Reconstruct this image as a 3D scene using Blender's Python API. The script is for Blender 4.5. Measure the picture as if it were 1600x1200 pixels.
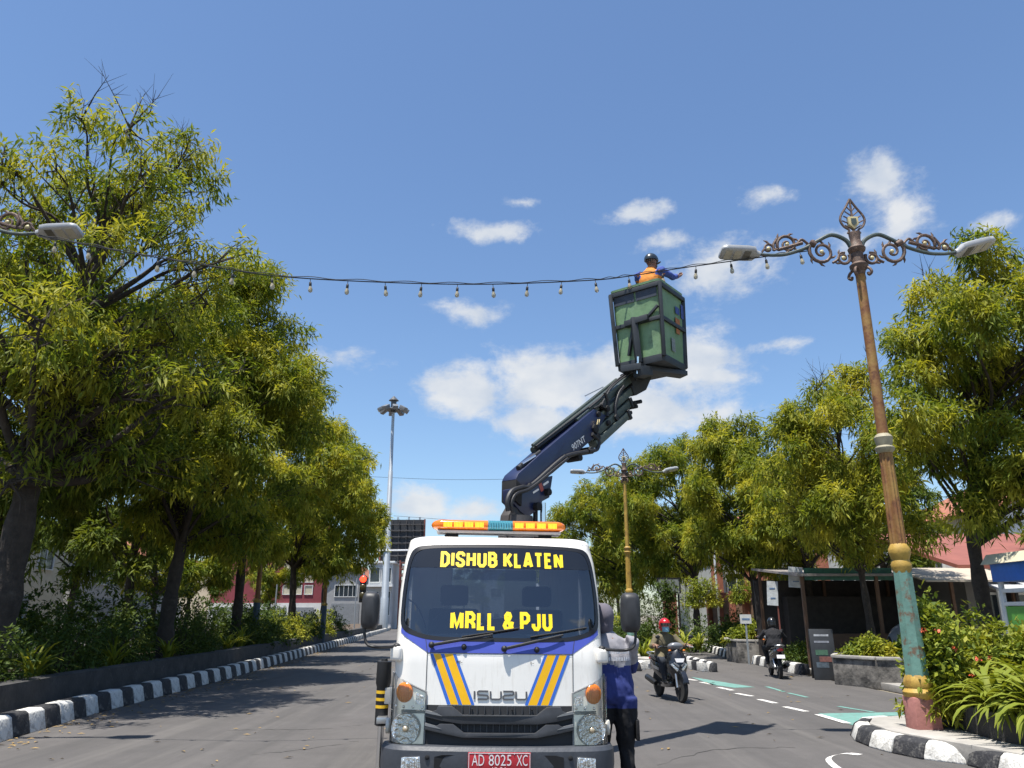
import bpy, bmesh, math, random
import numpy as np
from mathutils import Vector, Matrix
from mathutils.kdtree import KDTree
R = math.radians
for o in list(bpy.data.objects): bpy.data.objects.remove(o)
scene = bpy.context.scene
COL = scene.collection
# ------------------------------------------------------------------ camera
CAM_H = 1.6
PITCH = math.atan(360/1200)
cam_d = bpy.data.cameras.new('camera'); cam = bpy.data.objects.new('camera', cam_d); COL.objects.link(cam)
cam.location = (0, 0, CAM_H); cam.rotation_euler = (math.pi/2+PITCH, 0, 0)
cam_d.sensor_width = 36; cam_d.sensor_fit = 'HORIZONTAL'; cam_d.lens = 27.0; cam_d.clip_end = 3000
scene.camera = cam
# pixel of the photograph (1600x1200) -> direction / point
_c, _s = math.cos(PITCH), math.sin(PITCH)
def ray(px, py):
    a = (px-800)/1200; b = (600-py)/1200
    return (a, _c-b*_s, _s+b*_c)
def G(px, py, z=0.0):
    r = ray(px, py); t = (z-CAM_H)/r[2]; return Vector((r[0]*t, r[1]*t, z))
def AT(px, py, Y):
    r = ray(px, py); t = Y/r[1]; return Vector((r[0]*t, Y, CAM_H+r[2]*t))
def ZY(py, Y, px=800):
    return AT(px, py, Y).z
# ------------------------------------------------------------------ light and sky
SUN = Vector((-1.15, -1.25, 6.0)).normalized()
SUN_EL = math.asin(SUN.z)
w = bpy.data.worlds.new('World'); scene.world = w; w.use_nodes = True
nt = w.node_tree; nt.nodes.clear(); NN = nt.nodes.new; LK = nt.links.new
out = NN('ShaderNodeOutputWorld')
sky = NN('ShaderNodeTexSky'); sky.sky_type = 'NISHITA'; sky.sun_disc = False
sky.sun_elevation = SUN_EL; sky.sun_rotation = math.atan2(SUN.x, SUN.y)
sky.air_density = 1.15; sky.dust_density = 0.6; sky.ozone_density = 2.2; sky.altitude = 190
bg = NN('ShaderNodeBackground'); bg.inputs[1].default_value = 0.094
tint = NN('ShaderNodeMixRGB'); tint.blend_type = 'MULTIPLY'; tint.inputs[0].default_value = 1.0; tint.inputs[2].default_value = (0.88, 0.98, 1.09, 1)
LK(sky.outputs[0], tint.inputs[1]); LK(tint.outputs[0], bg.inputs[0])
bgc = NN('ShaderNodeBackground'); bgc.inputs[1].default_value = 0.54
tc = NN('ShaderNodeTexCoord'); sep = NN('ShaderNodeSeparateXYZ'); LK(tc.outputs['Generated'], sep.inputs[0])
def M(op, a, b=None, c=None, clamp=False):
    n = NN('ShaderNodeMath'); n.operation = op; n.use_clamp = clamp
    for i, v in enumerate((a, b, c)):
        if v is None: continue
        if isinstance(v, (int, float)): n.inputs[i].default_value = v
        else: LK(v, n.inputs[i])
    return n.outputs[0]
az = M('ARCTAN2', sep.outputs[0], sep.outputs[1]); el = M('ARCSINE', sep.outputs[2])
cv = NN('ShaderNodeCombineXYZ'); LK(az, cv.inputs[0]); LK(M('MULTIPLY', el, 1.5), cv.inputs[1])
n1 = NN('ShaderNodeTexNoise'); n1.inputs['Scale'].default_value = 13.0; n1.inputs['Detail'].default_value = 10; n1.inputs['Roughness'].default_value = 0.64; n1.inputs['Distortion'].default_value = 0.15
LK(cv.outputs[0], n1.inputs['Vector'])
def azel(px, py):
    r = Vector(ray(px, py)).normalized(); return math.atan2(r.x, r.y), math.asin(r.z)
blobs = []
for px, py, hw, hh, k in [(735,612,110,58,1.35),(850,600,130,66,1.5),(935,585,95,60,1.45),(845,660,90,55,1.2),(1080,572,105,80,1.35),(1000,640,140,55,1.1),
                       (730,487,66,26,.95),(770,360,72,22,.8),(1000,333,88,22,.95),(1195,306,44,24,.8),(1370,275,58,58,.8),(1412,342,72,48,1.05),(1325,375,50,40,.6),
                       (1130,415,115,52,1.0),(1210,540,72,17,.8),(650,788,66,36,1.15),(745,798,60,26,.9),(1545,350,44,22,.6),(818,316,38,10,.6),(1130,645,90,40,.6),(1040,380,50,20,.6),(520,560,60,20,.3)]:
    a0, e0 = azel(px, py); a1, _ = azel(px+hw, py); _, e1 = azel(px, py-hh)
    blobs.append((a0, e0, abs(a1-a0), abs(e1-e0), k))
rg = random.Random(5)
for i in range(14):                                   # the same sort of fair-weather clouds round the rest of the sky
    blobs.append((rg.choice((-1, 1))*rg.uniform(0.85, 3.1), rg.uniform(0.12, 0.75), rg.uniform(.05, .16), rg.uniform(.02, .06), rg.uniform(.7, 1.2)))
acc = None
for a0, e0, wa, we, k in blobs:
    da = M('DIVIDE', M('SUBTRACT', az, a0), wa); de = M('DIVIDE', M('SUBTRACT', el, e0), we)
    d2 = M('ADD', M('MULTIPLY', da, da), M('MULTIPLY', de, de))
    m = M('MULTIPLY', M('SUBTRACT', 1.0, M('SQRT', d2)), k)
    acc = m if acc is None else M('SMOOTH_MAX', acc, m, 0.12)
dens = M('ADD', acc, M('MULTIPLY', M('SUBTRACT', n1.outputs[0], 0.50), 2.6))
mr = NN('ShaderNodeMapRange'); mr.interpolation_type = 'SMOOTHSTEP'; LK(dens, mr.inputs[0])
mr.inputs[1].default_value = .0; mr.inputs[2].default_value = 0.82; mr.inputs[3].default_value = 0; mr.inputs[4].default_value = 0.93
n2 = NN('ShaderNodeTexNoise'); n2.inputs['Scale'].default_value = 14.0; n2.inputs['Detail'].default_value = 6
LK(cv.outputs[0], n2.inputs['Vector'])
rc = NN('ShaderNodeValToRGB'); LK(n2.outputs[0], rc.inputs[0])
rc.color_ramp.elements[0].position = .3; rc.color_ramp.elements[0].color = (.66, .74, .86, 1)
rc.color_ramp.elements[1].position = .62; rc.color_ramp.elements[1].color = (.93, .95, .97, 1)
LK(rc.outputs[0], bgc.inputs[0])
mx = NN('ShaderNodeMixShader'); LK(mr.outputs[0], mx.inputs[0]); LK(bg.outputs[0], mx.inputs[1]); LK(bgc.outputs[0], mx.inputs[2]); LK(mx.outputs[0], out.inputs[0])
sd = bpy.data.lights.new('sun', 'SUN'); sd.energy = 5.0; sd.angle = R(0.55); sd.color = (1, .955, .88)
so = bpy.data.objects.new('sun', sd); COL.objects.link(so); so.rotation_euler = (-SUN).to_track_quat('-Z', 'Y').to_euler(); so.location = SUN*60
scene.view_settings.view_transform = 'Standard'; scene.view_settings.look = 'None'; scene.view_settings.gamma = 1; scene.view_settings.use_curve_mapping = False
scene.view_settings.exposure = 0.72
scene.cycles.use_denoising = True
scene.cycles.max_bounces = 7; scene.cycles.transparent_max_bounces = 12
# ------------------------------------------------------------------ materials
MATS = {}
def mat(name, col, rough=.6, metal=0.0, var=.12, scale=6.0, bump=0.0, bscale=None, spec=.5, coat=0.0, emit=None, extra=None, coords='Object'):
    """procedural material: base colour broken up by two noises, roughness breakup, fine bump"""
    if name in MATS: return MATS[name]
    m = bpy.data.materials.new(name); m.use_nodes = True; t = m.node_tree; b = t.nodes['Principled BSDF']
    b.inputs['Roughness'].default_value = rough; b.inputs['Metallic'].default_value = metal
    b.inputs['Specular IOR Level'].default_value = spec; b.inputs['Coat Weight'].default_value = coat; b.inputs['Coat Roughness'].default_value = .08
    c = t.nodes.new('ShaderNodeTexCoord')
    n = t.nodes.new('ShaderNodeTexNoise'); n.inputs['Scale'].default_value = scale; n.inputs['Detail'].default_value = 8; n.inputs['Roughness'].default_value = .65
    t.links.new(c.outputs[coords], n.inputs['Vector'])
    r = t.nodes.new('ShaderNodeValToRGB'); t.links.new(n.outputs[0], r.inputs[0])
    r.color_ramp.elements[0].position = .3; r.color_ramp.elements[1].position = .7
    r.color_ramp.elements[0].color = (*[max(0, x*(1-var)) for x in col], 1); r.color_ramp.elements[1].color = (*[min(1, x*(1+var)) for x in col], 1)
    last = r.outputs[0]
    for (c2, sc, lo, hi, amt, *st) in (extra or []):          # patches of a second colour (rust, dirt, wear)
        e = t.nodes.new('ShaderNodeTexNoise'); e.inputs['Scale'].default_value = sc; e.inputs['Detail'].default_value = 9; e.inputs['Roughness'].default_value = .7
        if st:
            mp = t.nodes.new('ShaderNodeMapping'); mp.inputs['Scale'].default_value = st[0]; t.links.new(c.outputs[coords], mp.inputs[0]); t.links.new(mp.outputs[0], e.inputs['Vector'])
        else: t.links.new(c.outputs[coords], e.inputs['Vector'])
        q = t.nodes.new('ShaderNodeMapRange'); q.inputs[1].default_value = lo; q.inputs[2].default_value = hi; q.inputs[4].default_value = amt; t.links.new(e.outputs[0], q.inputs[0])
        x = t.nodes.new('ShaderNodeMixRGB'); t.links.new(q.outputs[0], x.inputs[0]); t.links.new(last, x.inputs[1]); x.inputs[2].default_value = (*c2, 1); last = x.outputs[0]
    t.links.new(last, b.inputs['Base Color'])
    if bump:
        n3 = t.nodes.new('ShaderNodeTexNoise'); n3.inputs['Scale'].default_value = bscale or scale*6; n3.inputs['Detail'].default_value = 6
        t.links.new(c.outputs[coords], n3.inputs['Vector'])
        bp = t.nodes.new('ShaderNodeBump'); bp.inputs['Strength'].default_value = bump; bp.inputs['Distance'].default_value = .02
        t.links.new(n3.outputs[0], bp.inputs['Height']); t.links.new(bp.outputs[0], b.inputs['Normal'])
    if emit:
        b.inputs['Emission Color'].default_value = (*emit[0], 1); b.inputs['Emission Strength'].default_value = emit[1]
    MATS[name] = m; return m
def leafmat(name, dark, light, yellow, trans=.35, ywt=.25):
    m = bpy.data.materials.new(name); m.use_nodes = True; t = m.node_tree; t.nodes.clear(); N = t.nodes.new; L = t.links.new
    o = N('ShaderNodeOutputMaterial'); g = N('ShaderNodeNewGeometry'); c = N('ShaderNodeTexCoord')
    r = N('ShaderNodeValToRGB'); L(g.outputs['Random Per Island'], r.inputs[0])
    r.color_ramp.elements[0].color = (*dark, 1); r.color_ramp.elements[1].color = (*light, 1)
    n = N('ShaderNodeTexNoise'); n.inputs['Scale'].default_value = 1.1; n.inputs['Detail'].default_value = 5; L(c.outputs['Object'], n.inputs['Vector'])
    q = N('ShaderNodeMapRange'); q.inputs[1].default_value = .45; q.inputs[2].default_value = .72; q.inputs[4].default_value = min(1, ywt*2.2); L(n.outputs[0], q.inputs[0])
    x = N('ShaderNodeMixRGB'); L(q.outputs[0], x.inputs[0]); L(r.outputs[0], x.inputs[1]); x.inputs[2].default_value = (*yellow, 1)
    p = N('ShaderNodeBsdfPrincipled'); L(x.outputs[0], p.inputs['Base Color']); p.inputs['Roughness'].default_value = .6; p.inputs['Specular IOR Level'].default_value = .22
    tr = N('ShaderNodeBsdfTranslucent'); hs = N('ShaderNodeMixRGB'); hs.blend_type = 'MULTIPLY'; hs.inputs[0].default_value = 1; hs.inputs[2].default_value = (1.15, 1.1, .5, 1); L(x.outputs[0], hs.inputs[1]); L(hs.outputs[0], tr.inputs[0])
    ms = N('ShaderNodeMixShader'); ms.inputs[0].default_value = trans; L(p.outputs[0], ms.inputs[1]); L(tr.outputs[0], ms.inputs[2]); L(ms.outputs[0], o.inputs[0])
    MATS[name] = m; return m
def glassmat(name, tintc=(.5, .56, .6), refl=.1, rough=.01):
    m = bpy.data.materials.new(name); m.use_nodes = True; t = m.node_tree; t.nodes.clear(); N = t.nodes.new; L = t.links.new
    o = N('ShaderNodeOutputMaterial'); a = N('ShaderNodeBsdfTransparent'); a.inputs[0].default_value = (*tintc, 1)
    g = N('ShaderNodeBsdfGlossy'); g.inputs['Roughness'].default_value = rough
    f = N('ShaderNodeFresnel'); f.inputs[0].default_value = 1.52
    ad = N('ShaderNodeMath'); ad.operation = 'ADD'; ad.inputs[1].default_value = refl; ad.use_clamp = True; L(f.outputs[0], ad.inputs[0])
    ms = N('ShaderNodeMixShader'); L(ad.outputs[0], ms.inputs[0]); L(a.outputs[0], ms.inputs[1]); L(g.outputs[0], ms.inputs[2]); L(ms.outputs[0], o.inputs[0])
    MATS[name] = m; return m
# ------------------------------------------------------------------ mesh helpers
def finish(me, mats, smooth=False, ang=40):
    for m in (mats if isinstance(mats, (list, tuple)) else [mats]): me.materials.append(m)
    if smooth:
        me.polygons.foreach_set('use_smooth', [True]*len(me.polygons)); me.set_sharp_from_angle(angle=R(ang))
    me.update()
def link(name, me, parent=None):
    o = bpy.data.objects.new(name, me); COL.objects.link(o)
    if parent: o.parent = parent
    return o
def tag(o, label=None, cat=None, group=None, kind=None):
    if label: o['label'] = label
    if cat: o['category'] = cat
    if group: o['group'] = group
    if kind: o['kind'] = kind
    return o
def thing(name, label, cat, loc=(0, 0, 0), rz=0.0, group=None):
    o = bpy.data.objects.new(name, None); COL.objects.link(o); o.empty_display_size = .2
    o.location = loc; o.rotation_euler = (0, 0, rz)
    return tag(o, label, cat, group)
def struct_empty(name):
    o = bpy.data.objects.new(name, None); COL.objects.link(o); o['kind'] = 'structure'; return o
def copy_tree(o, parent=None):
    c = o.copy(); COL.objects.link(c); c.parent = parent
    for ch in list(o.children): copy_tree(ch, c)
    return c
class MB:
    def __init__(s): s.v = []; s.f = []; s.mi = []
    def add(s, vs, fs, mi=0):
        k = len(s.v); s.v += [tuple(v) for v in vs]; s.f += [tuple(i+k for i in f) for f in fs]; s.mi += [mi]*len(fs); return s
    def box(s, c, d, rot=None, mi=0):
        c = Vector(c); vs = []
        for z in (-.5, .5):
            for y in (-.5, .5):
                for x in (-.5, .5):
                    p = Vector((x*d[0], y*d[1], z*d[2])); p = (rot @ p) if rot is not None else p; vs.append(c+p)
        return s.add(vs, [(0, 2, 3, 1), (4, 5, 7, 6), (0, 1, 5, 4), (2, 6, 7, 3), (0, 4, 6, 2), (1, 3, 7, 5)], mi)
    def bar(s, a, b, w, h=None, up=(0, 0, 1), mi=0):
        a, b = Vector(a), Vector(b); h = h or w; d = (b-a); L = d.length; d.normalize(); up = Vector(up)
        if abs(d.dot(up)) > .98: up = Vector((1, 0, 0)) if abs(d.x) < .9 else Vector((0, 1, 0))
        x = d.cross(up).normalized(); z = x.cross(d)
        return s.box((a+b)/2, (w, L, h), Matrix((x, d, z)).transposed(), mi)
    def tube(s, pts, r, seg=8, cap=True, mi=0):
        pts = [Vector(p) for p in pts]; n = len(pts); rs = [r]*n if isinstance(r, (int, float)) else r
        t0 = (pts[1]-pts[0]).normalized(); u = t0.orthogonal().normalized(); vs = []
        for i, p in enumerate(pts):
            t = (pts[min(i+1, n-1)]-pts[max(i-1, 0)])
            if t.length < 1e-9: t = t0
            t.normalize(); u = (u-t*u.dot(t)); u = u.normalized() if u.length > 1e-6 else t.orthogonal().normalized(); v = t.cross(u)
            for k in range(seg):
                a = 2*math.pi*k/seg; vs.append(p+(u*math.cos(a)+v*math.sin(a))*rs[i])
        fs = []
        for i in range(n-1):
            for k in range(seg):
                k2 = (k+1) % seg; fs.append((i*seg+k, i*seg+k2, (i+1)*seg+k2, (i+1)*seg+k))
        if cap: fs.append(tuple(range(seg-1, -1, -1))); fs.append(tuple((n-1)*seg+k for k in range(seg)))
        return s.add(vs, fs, mi)
    def lathe(s, prof, seg=16, c=(0, 0, 0), rot=None, mi=0, cap=True):
        c = Vector(c); vs = []
        for r, z in prof:
            for k in range(seg):
                a = 2*math.pi*k/seg; p = Vector((r*math.cos(a), r*math.sin(a), z)); p = (rot @ p) if rot is not None else p; vs.append(c+p)
        fs = []; n = len(prof)
        for i in range(n-1):
            for k in range(seg):
                k2 = (k+1) % seg; fs.append((i*seg+k, i*seg+k2, (i+1)*seg+k2, (i+1)*seg+k))
        if cap: fs.append(tuple(range(seg-1, -1, -1))); fs.append(tuple((n-1)*seg+k for k in range(seg)))
        return s.add(vs, fs, mi)
    def prism(s, poly, fn, mi=0):
        """poly: 2D outline; fn(u,v,k) -> point, k = 0 front / 1 back"""
        n = len(poly); vs = [fn(u, v, 0) for u, v in poly]+[fn(u, v, 1) for u, v in poly]
        fs = [tuple(range(n)), tuple(range(2*n-1, n-1, -1))]+[(i, i+n, (i+1) % n+n, (i+1) % n) for i in range(n)]
        return s.add(vs, fs, mi)
    def ell(s, c, r, seg=14, rings=9, rot=None, mi=0, z0=-1.0, z1=1.0):
        prof = []
        a0, a1 = math.asin(max(-1, z0)), math.asin(min(1, z1))
        for i in range(rings+1):
            a = a0+(a1-a0)*i/rings; prof.append((max(1e-4, math.cos(a)), math.sin(a)))
        c = Vector(c); vs = []; n = len(prof)
        for q, z in prof:
            for k in range(seg):
                b = 2*math.pi*k/seg; p = Vector((q*math.cos(b)*r[0], q*math.sin(b)*r[1], z*r[2])); p = (rot @ p) if rot is not None else p; vs.append(c+p)
        fs = [(i*seg+k, i*seg+(k+1) % seg, (i+1)*seg+(k+1) % seg, (i+1)*seg+k) for i in range(n-1) for k in range(seg)]
        fs += [tuple(range(seg-1, -1, -1)), tuple((n-1)*seg+k for k in range(seg))]
        return s.add(vs, fs, mi)
    def loft(s, secs, mi=0, cap=True):
        """closed sections of equal length"""
        n = len(secs[0]); vs = [p for q in secs for p in q]; fs = []
        for i in range(len(secs)-1):
            for k in range(n): k2 = (k+1) % n; fs.append((i*n+k, i*n+k2, (i+1)*n+k2, (i+1)*n+k))
        if cap: fs.append(tuple(range(n-1, -1, -1))); fs.append(tuple((len(secs)-1)*n+k for k in range(n)))
        return s.add(vs, fs, mi)
    def grid(s, rows, mi=0):
        m = len(rows[0]); vs = [p for q in rows for p in q]
        fs = [(i*m+k, i*m+k+1, (i+1)*m+k+1, (i+1)*m+k) for i in range(len(rows)-1) for k in range(m-1)]
        return s.add(vs, fs, mi)
    def mesh(s, name, mats, smooth=False, bevel=0.0, segs=2, ang=40):
        me = bpy.data.meshes.new(name); me.from_pydata(s.v, [], s.f)
        if any(s.mi): me.polygons.foreach_set('material_index', s.mi)
        bm = bmesh.new(); bm.from_mesh(me); bmesh.ops.recalc_face_normals(bm, faces=bm.faces)
        if bevel:
            es = [e for e in bm.edges if len(e.link_faces) == 2 and e.calc_face_angle(0) > R(28)]
            bmesh.ops.bevel(bm, geom=es, offset=bevel, segments=segs, profile=.6, affect='EDGES', clamp_overlap=True)
        bm.to_mesh(me); bm.free()
        finish(me, mats, smooth or bevel > 0, ang); return me
    def build(s, name, mats, parent=None, smooth=False, bevel=0.0, segs=2, ang=40):
        return link(name, s.mesh(name, mats, smooth, bevel, segs, ang), parent)
def spl(pts, n=8):
    """Catmull-Rom through the points"""
    P = [Vector(p) for p in pts]; P = [P[0]*2-P[1]]+P+[P[-1]*2-P[-2]]; o = []
    for i in range(1, len(P)-2):
        for k in range(n):
            t = k/n; a, b, c, d = P[i-1], P[i], P[i+1], P[i+2]
            o.append(.5*((2*b)+(c-a)*t+(2*a-5*b+4*c-d)*t*t+(3*b-a-3*c+d)*t*t*t))
    o.append(P[-2]); return o
def textmesh(txt, size=1.0, bold=0.0, sx=1.0, spacing=1.0):
    """flat lettering as 2D verts/faces, centred on x, baseline at 0"""
    cu = bpy.data.curves.new('lettering', 'FONT'); cu.body = txt; cu.size = size; cu.offset = bold; cu.align_x = 'CENTER'; cu.resolution_u = 3; cu.space_character = spacing
    ob = bpy.data.objects.new('lettering', cu); COL.objects.link(ob)
    dg = bpy.context.evaluated_depsgraph_get(); me = bpy.data.meshes.new_from_object(ob.evaluated_get(dg))
    vs = [(v.co.x*sx, v.co.y) for v in me.vertices]; fs = [tuple(p.vertices) for p in me.polygons]
    bpy.data.objects.remove(ob); bpy.data.curves.remove(cu); bpy.data.meshes.remove(me)
    return vs, fs
def text_to(name, txt, height, width, fn, m, parent, bold=0.0, spacing=1.0):
    vs, fs = textmesh(txt, 1.0, bold, 1.0, spacing)
    xs = [v[0] for v in vs]; ys = [v[1] for v in vs]; x0, x1, y0, y1 = min(xs), max(xs), min(ys), max(ys)
    b = MB(); b.add([fn(((x-x0)/(x1-x0)-.5)*width, ((y-y0)/(y1-y0)-.5)*height) for x, y in vs], fs)
    me = bpy.data.meshes.new(name); me.from_pydata(b.v, [], b.f); finish(me, m); return link(name, me, parent)
def fastmesh(name, V, F3, mats):
    """numpy triangles"""
    me = bpy.data.meshes.new(name); me.vertices.add(len(V)); me.vertices.foreach_set('co', V.astype(np.float32).ravel())
    n = len(F3); me.loops.add(n*3); me.loops.foreach_set('vertex_index', F3.astype(np.int32).ravel())
    me.polygons.add(n); me.polygons.foreach_set('loop_start', np.arange(0, n*3, 3, dtype=np.int32)); me.polygons.foreach_set('loop_total', np.full(n, 3, np.int32))
    me.update(calc_edges=True); me.validate(); me.materials.append(mats); return me
# common materials
asphalt = mat('asphalt', (.088, .081, .077), .88, var=.16, scale=.7, bump=.35, bscale=90, coords='Object', extra=[((.12, .112, .105), 3.0, .5, .75, .55), ((.05, .047, .045), .35, .56, .7, .6), ((.035, .034, .033), 14, .66, .74, .7), ((.22, .205, .19), 120, .57, .67, .6), ((.022, .021, .02), 170, .58, .68, .6), ((.055, .052, .05), 1.0, .48, .66, .65, (1.1, .06, 1)), ((.14, .13, .118), .8, .53, .7, .6, (1.6, .05, 1))])
black = mat('black_paint', (.012, .012, .013), .55, var=.3)
rubber = mat('rubber', (.018, .018, .018), .85, var=.3, bump=.1)
kblack = mat('kerb_black', (.025, .025, .028), .8, var=.35, scale=5, bump=.5, extra=[((.2, .19, .17), 7, .54, .7, .8), ((.12, .115, .105), 28, .58, .68, .7)])
kwhite = mat('kerb_white', (.66, .645, .60), .8, var=.12, scale=5, bump=.5, extra=[((.14, .13, .12), 5, .52, .68, .85), ((.36, .34, .3), 16, .5, .64, .7), ((.1, .095, .09), 40, .6, .68, .7)], coords='Object')
concrete = mat('concrete', (.34, .32, .29), .88, var=.2, scale=2.5, bump=.3, extra=[((.12, .11, .1), 1.6, .55, .75, .7)])
darkstone = mat('dark_stone', (.05, .048, .046), .9, var=.4, scale=3, bump=.5, extra=[((.16, .15, .135), 3.5, .58, .72, .6)])
soil = mat('soil', (.09, .065, .045), .95, var=.4, scale=5, bump=.6)
steel = mat('steel', (.55, .56, .57), .35, metal=.9, var=.1)
chrome = mat('chrome', (.8, .8, .8), .12, metal=1, var=.03)
bark = mat('bark', (.042, .033, .026), .95, var=.4, scale=7, bump=.9, bscale=26, extra=[((.1, .085, .07), 4, .55, .7, .6)])
leafA = leafmat('tree_leaf', (.05, .09, .012), (.22, .27, .035), (.5, .46, .06), .48, .42)
leafB = leafmat('tree_leaf_yellow', (.07, .112, .015), (.265, .30, .04), (.56, .5, .065), .48, .46)
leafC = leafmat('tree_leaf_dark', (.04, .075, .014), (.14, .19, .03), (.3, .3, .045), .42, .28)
leafP = leafmat('plant_leaf', (.09, .14, .02), (.27, .30, .035), (.46, .42, .05), .3, .45)
leafH = leafmat('hedge_leaf', (.03, .06, .012), (.085, .13, .025), (.17, .19, .03), .3, .2)
# ================================================================== GROUND AND ROAD
LK_PTS = [(-6.2, -25), (-6.3, 0), (-6.68, 10.94), (-7.0, 14), (-7.35, 21.4), (-7.85, 27.5), (-8.64, 36.6), (-9.7, 50.3), (-12.7, 84), (-20, 140), (-34, 220)]
def xL(y):
    for (x0, y0), (x1, y1) in zip(LK_PTS, LK_PTS[1:]):
        if y <= y1: t = (y-y0)/(y1-y0); return x0+(x1-x0)*t
    return LK_PTS[-1][0]
def xR(y): return 8.05 if y < 26 else 8.05+(y-26)*.055 if y < 45 else 9.1+ (xL(y)-xL(45))
def sheet(name, pts, z, m, kind='structure', parent=None):
    me = bpy.data.meshes.new(name); me.from_pydata([(x, y, z) for x, y in pts], [], [tuple(range(len(pts)))]); finish(me, m)
    o = link(name, me, parent)
    if kind: o['kind'] = kind
    return o
ground = sheet('ground', [(-900, -300), (900, -300), (900, 1500), (-900, 1500)], -.03, mat('ground_soil', (.2, .17, .135), .95, var=.25, scale=.3, bump=.4, bscale=20, extra=[((.1, .12, .05), .12, .5, .65, .6)]))
ys = [-25, -10, 0, 5, 10.94, 14, 18, 21.4, 24, 27.5, 32, 36.6, 43, 50.3, 60, 72, 84, 110, 140, 220]
mb = MB(); mb.grid([[(xL(y)-.02, y, 0), (xR(y)+.02, y, 0)] for y in ys]); road = mb.build('road', asphalt); road['kind'] = 'structure'
mb = MB(); mb.grid([[(xL(y)-16, y, 0), (xL(y)-5.6, y, 0)] for y in ys]); o = mb.build('side_road', asphalt); o['kind'] = 'structure'
# the crossing street that opens to the right between the pavements
paving = mat('paving', (.30, .285, .26), .9, var=.2, scale=2.2, bump=.35, extra=[((.16, .15, .14), .9, .5, .7, .6)])
def slab(name, poly, z0, z1, m, bevel=.01):
    b = MB(); b.prism(poly, lambda u, v, k: (u, v, z1 if k == 0 else z0)); o = b.build(name, m, None, bevel=bevel); o['kind'] = 'structure'; return o
slab('pavement', [(8.3, 17.6), (8.3, 26), (9.3, 45), (7.4, 75), (40, 75), (40, 12.5), (9.4, 12.5)], -.02, .13, paving)
# painted markings
wpaint = mat('road_paint_white', (.62, .60, .56), .8, var=.1, scale=4, extra=[((.16, .15, .145), 11, .52, .62, .8)])
gpaint = mat('road_paint_green', (.125, .265, .23), .85, var=.15, scale=3, extra=[((.14, .135, .13), 7, .54, .66, .8)])
mk = struct_empty('road_marking')
def strip(a, b, wd, m, z=.005, name='paint_dash'):
    a, b = Vector(a).to_2d(), Vector(b).to_2d(); d = (b-a).normalized(); n = Vector((-d.y, d.x))*wd/2
    sheet(name, [(a-n), (a+n), (b+n), (b-n)], z, m, None, mk)
dash = [((1068,1060),(1088,1063.5)), ((1095,1066),(1116,1070)), ((1122,1074),(1145,1079)), ((1150,1083.5),(1175,1088)), ((1186,1093),(1212,1099)), ((1226,1104.5),(1260,1112))]
for a, b in dash: strip(G(*a), G(*b), .13, wpaint)
strip(G(1278,1117), G(1325,1131), .13, wpaint, .009)
sheet('green_lane_patch', [G(1080,1058)[:2], G(1180,1074)[:2], G(1148,1075)[:2], G(1112,1070)[:2]], .005, gpaint, None, mk)
sheet('green_lane_patch', [G(1278,1115)[:2], G(1425,1113)[:2], G(1440,1140)[:2], G(1345,1138)[:2]], .005, gpaint, None, mk)
strip(G(1198,1073), G(1225,1081), .1, gpaint, name='green_dash'); strip(G(1232,1083), G(1262,1090), .1, gpaint, name='green_dash'); strip(G(1310,1104), G(1365,1113), .1, gpaint, name='green_dash')
bow = spl([G(1330,1215), G(1300,1194), G(1297,1184), G(1320,1178), G(1345,1180)], 6)
mb = MB(); mb.grid([[p+Vector((-.05, -.03, .005)), p+Vector((.05, .05, .005))] for p in bow]); mb.build('arrow_head', wpaint, mk)
# asphalt repair patches and cracks
patch = mat('asphalt_patch', (.06, .057, .055), .9, var=.2, scale=2, bump=.4, bscale=70)
def crack(pts, wd):
    b = MB(); pts = [Vector(p) for p in pts]
    rr = random.Random(len(pts)); rows = []
    for i, p in enumerate(spl(pts, 7)):
        q = p+Vector((rr.uniform(-.04, .04), rr.uniform(-.05, .05), .004)); t = wd*rr.uniform(.2, 1); rows.append([q-Vector((0, t, 0)), q+Vector((0, t, 0))])
    b.grid(rows); o = b.build('road_crack', mat('crack', (.045, .043, .041), .95, var=.3), mk)
crack([G(360,1141), G(440,1140), G(520,1138), G(590,1128)], .012); crack([G(395,1180), G(470,1172), G(560,1158)], .012)
crack([G(1030,1196), G(1120,1172), G(1240,1168)], .012)
# ------------------------------------------------------------------ kerbs
def kerb_mesh(L, w, h, m, slope=.06):
    b = MB(); poly = [(0, 0), (w, 0), (w, h), (slope+.05, h), (slope, h-.035), (0, .02)]
    b.prism(poly, lambda u, v, k: (u, (-L/2 if k == 0 else L/2), v)); return b.mesh('kerb_stone', m, bevel=.018)
KM = {}
def kerb_run(name, pts, L, w, h, side, parent=None, start=0, slope=.06):
    """stones along a polyline; side = +1: kerb body lies to the left of the walking direction"""
    par = parent or struct_empty(name); i = start; carry = 0.0; rr = random.Random(7)
    for key, m in (('b', kblack), ('w', kwhite)):
        if (key, L, w, h) not in KM: KM[(key, L, w, h)] = kerb_mesh(L-.012, w, h, m, slope)
    pts = [Vector((*p, 0)) for p in pts]
    for a, b in zip(pts, pts[1:]):
        d = b-a; Ls = d.length; d.normalize(); s = carry+L/2
        while s <= Ls:
            p = a+d*s; o = link('kerb_stone', KM[('b' if i % 2 else 'w', L, w, h)], par)
            ang = math.atan2(d.y, d.x)-math.pi/2
            o.location = p+Vector((rr.uniform(-.008, .008), 0, rr.uniform(-.006, .004))); o.rotation_euler = (0, 0, ang+(math.pi if side > 0 else 0)+rr.uniform(-.012, .012)); i += 1; s += L
        carry = s-L/2-Ls
    return par
kerb_run('kerb', [(xL(y), y) for y in (8, 10.94, 14, 17.4, 21.4, 27.5, 36.6, 50.3, 84, 100)], .47, .3, .3, 1)
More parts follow.
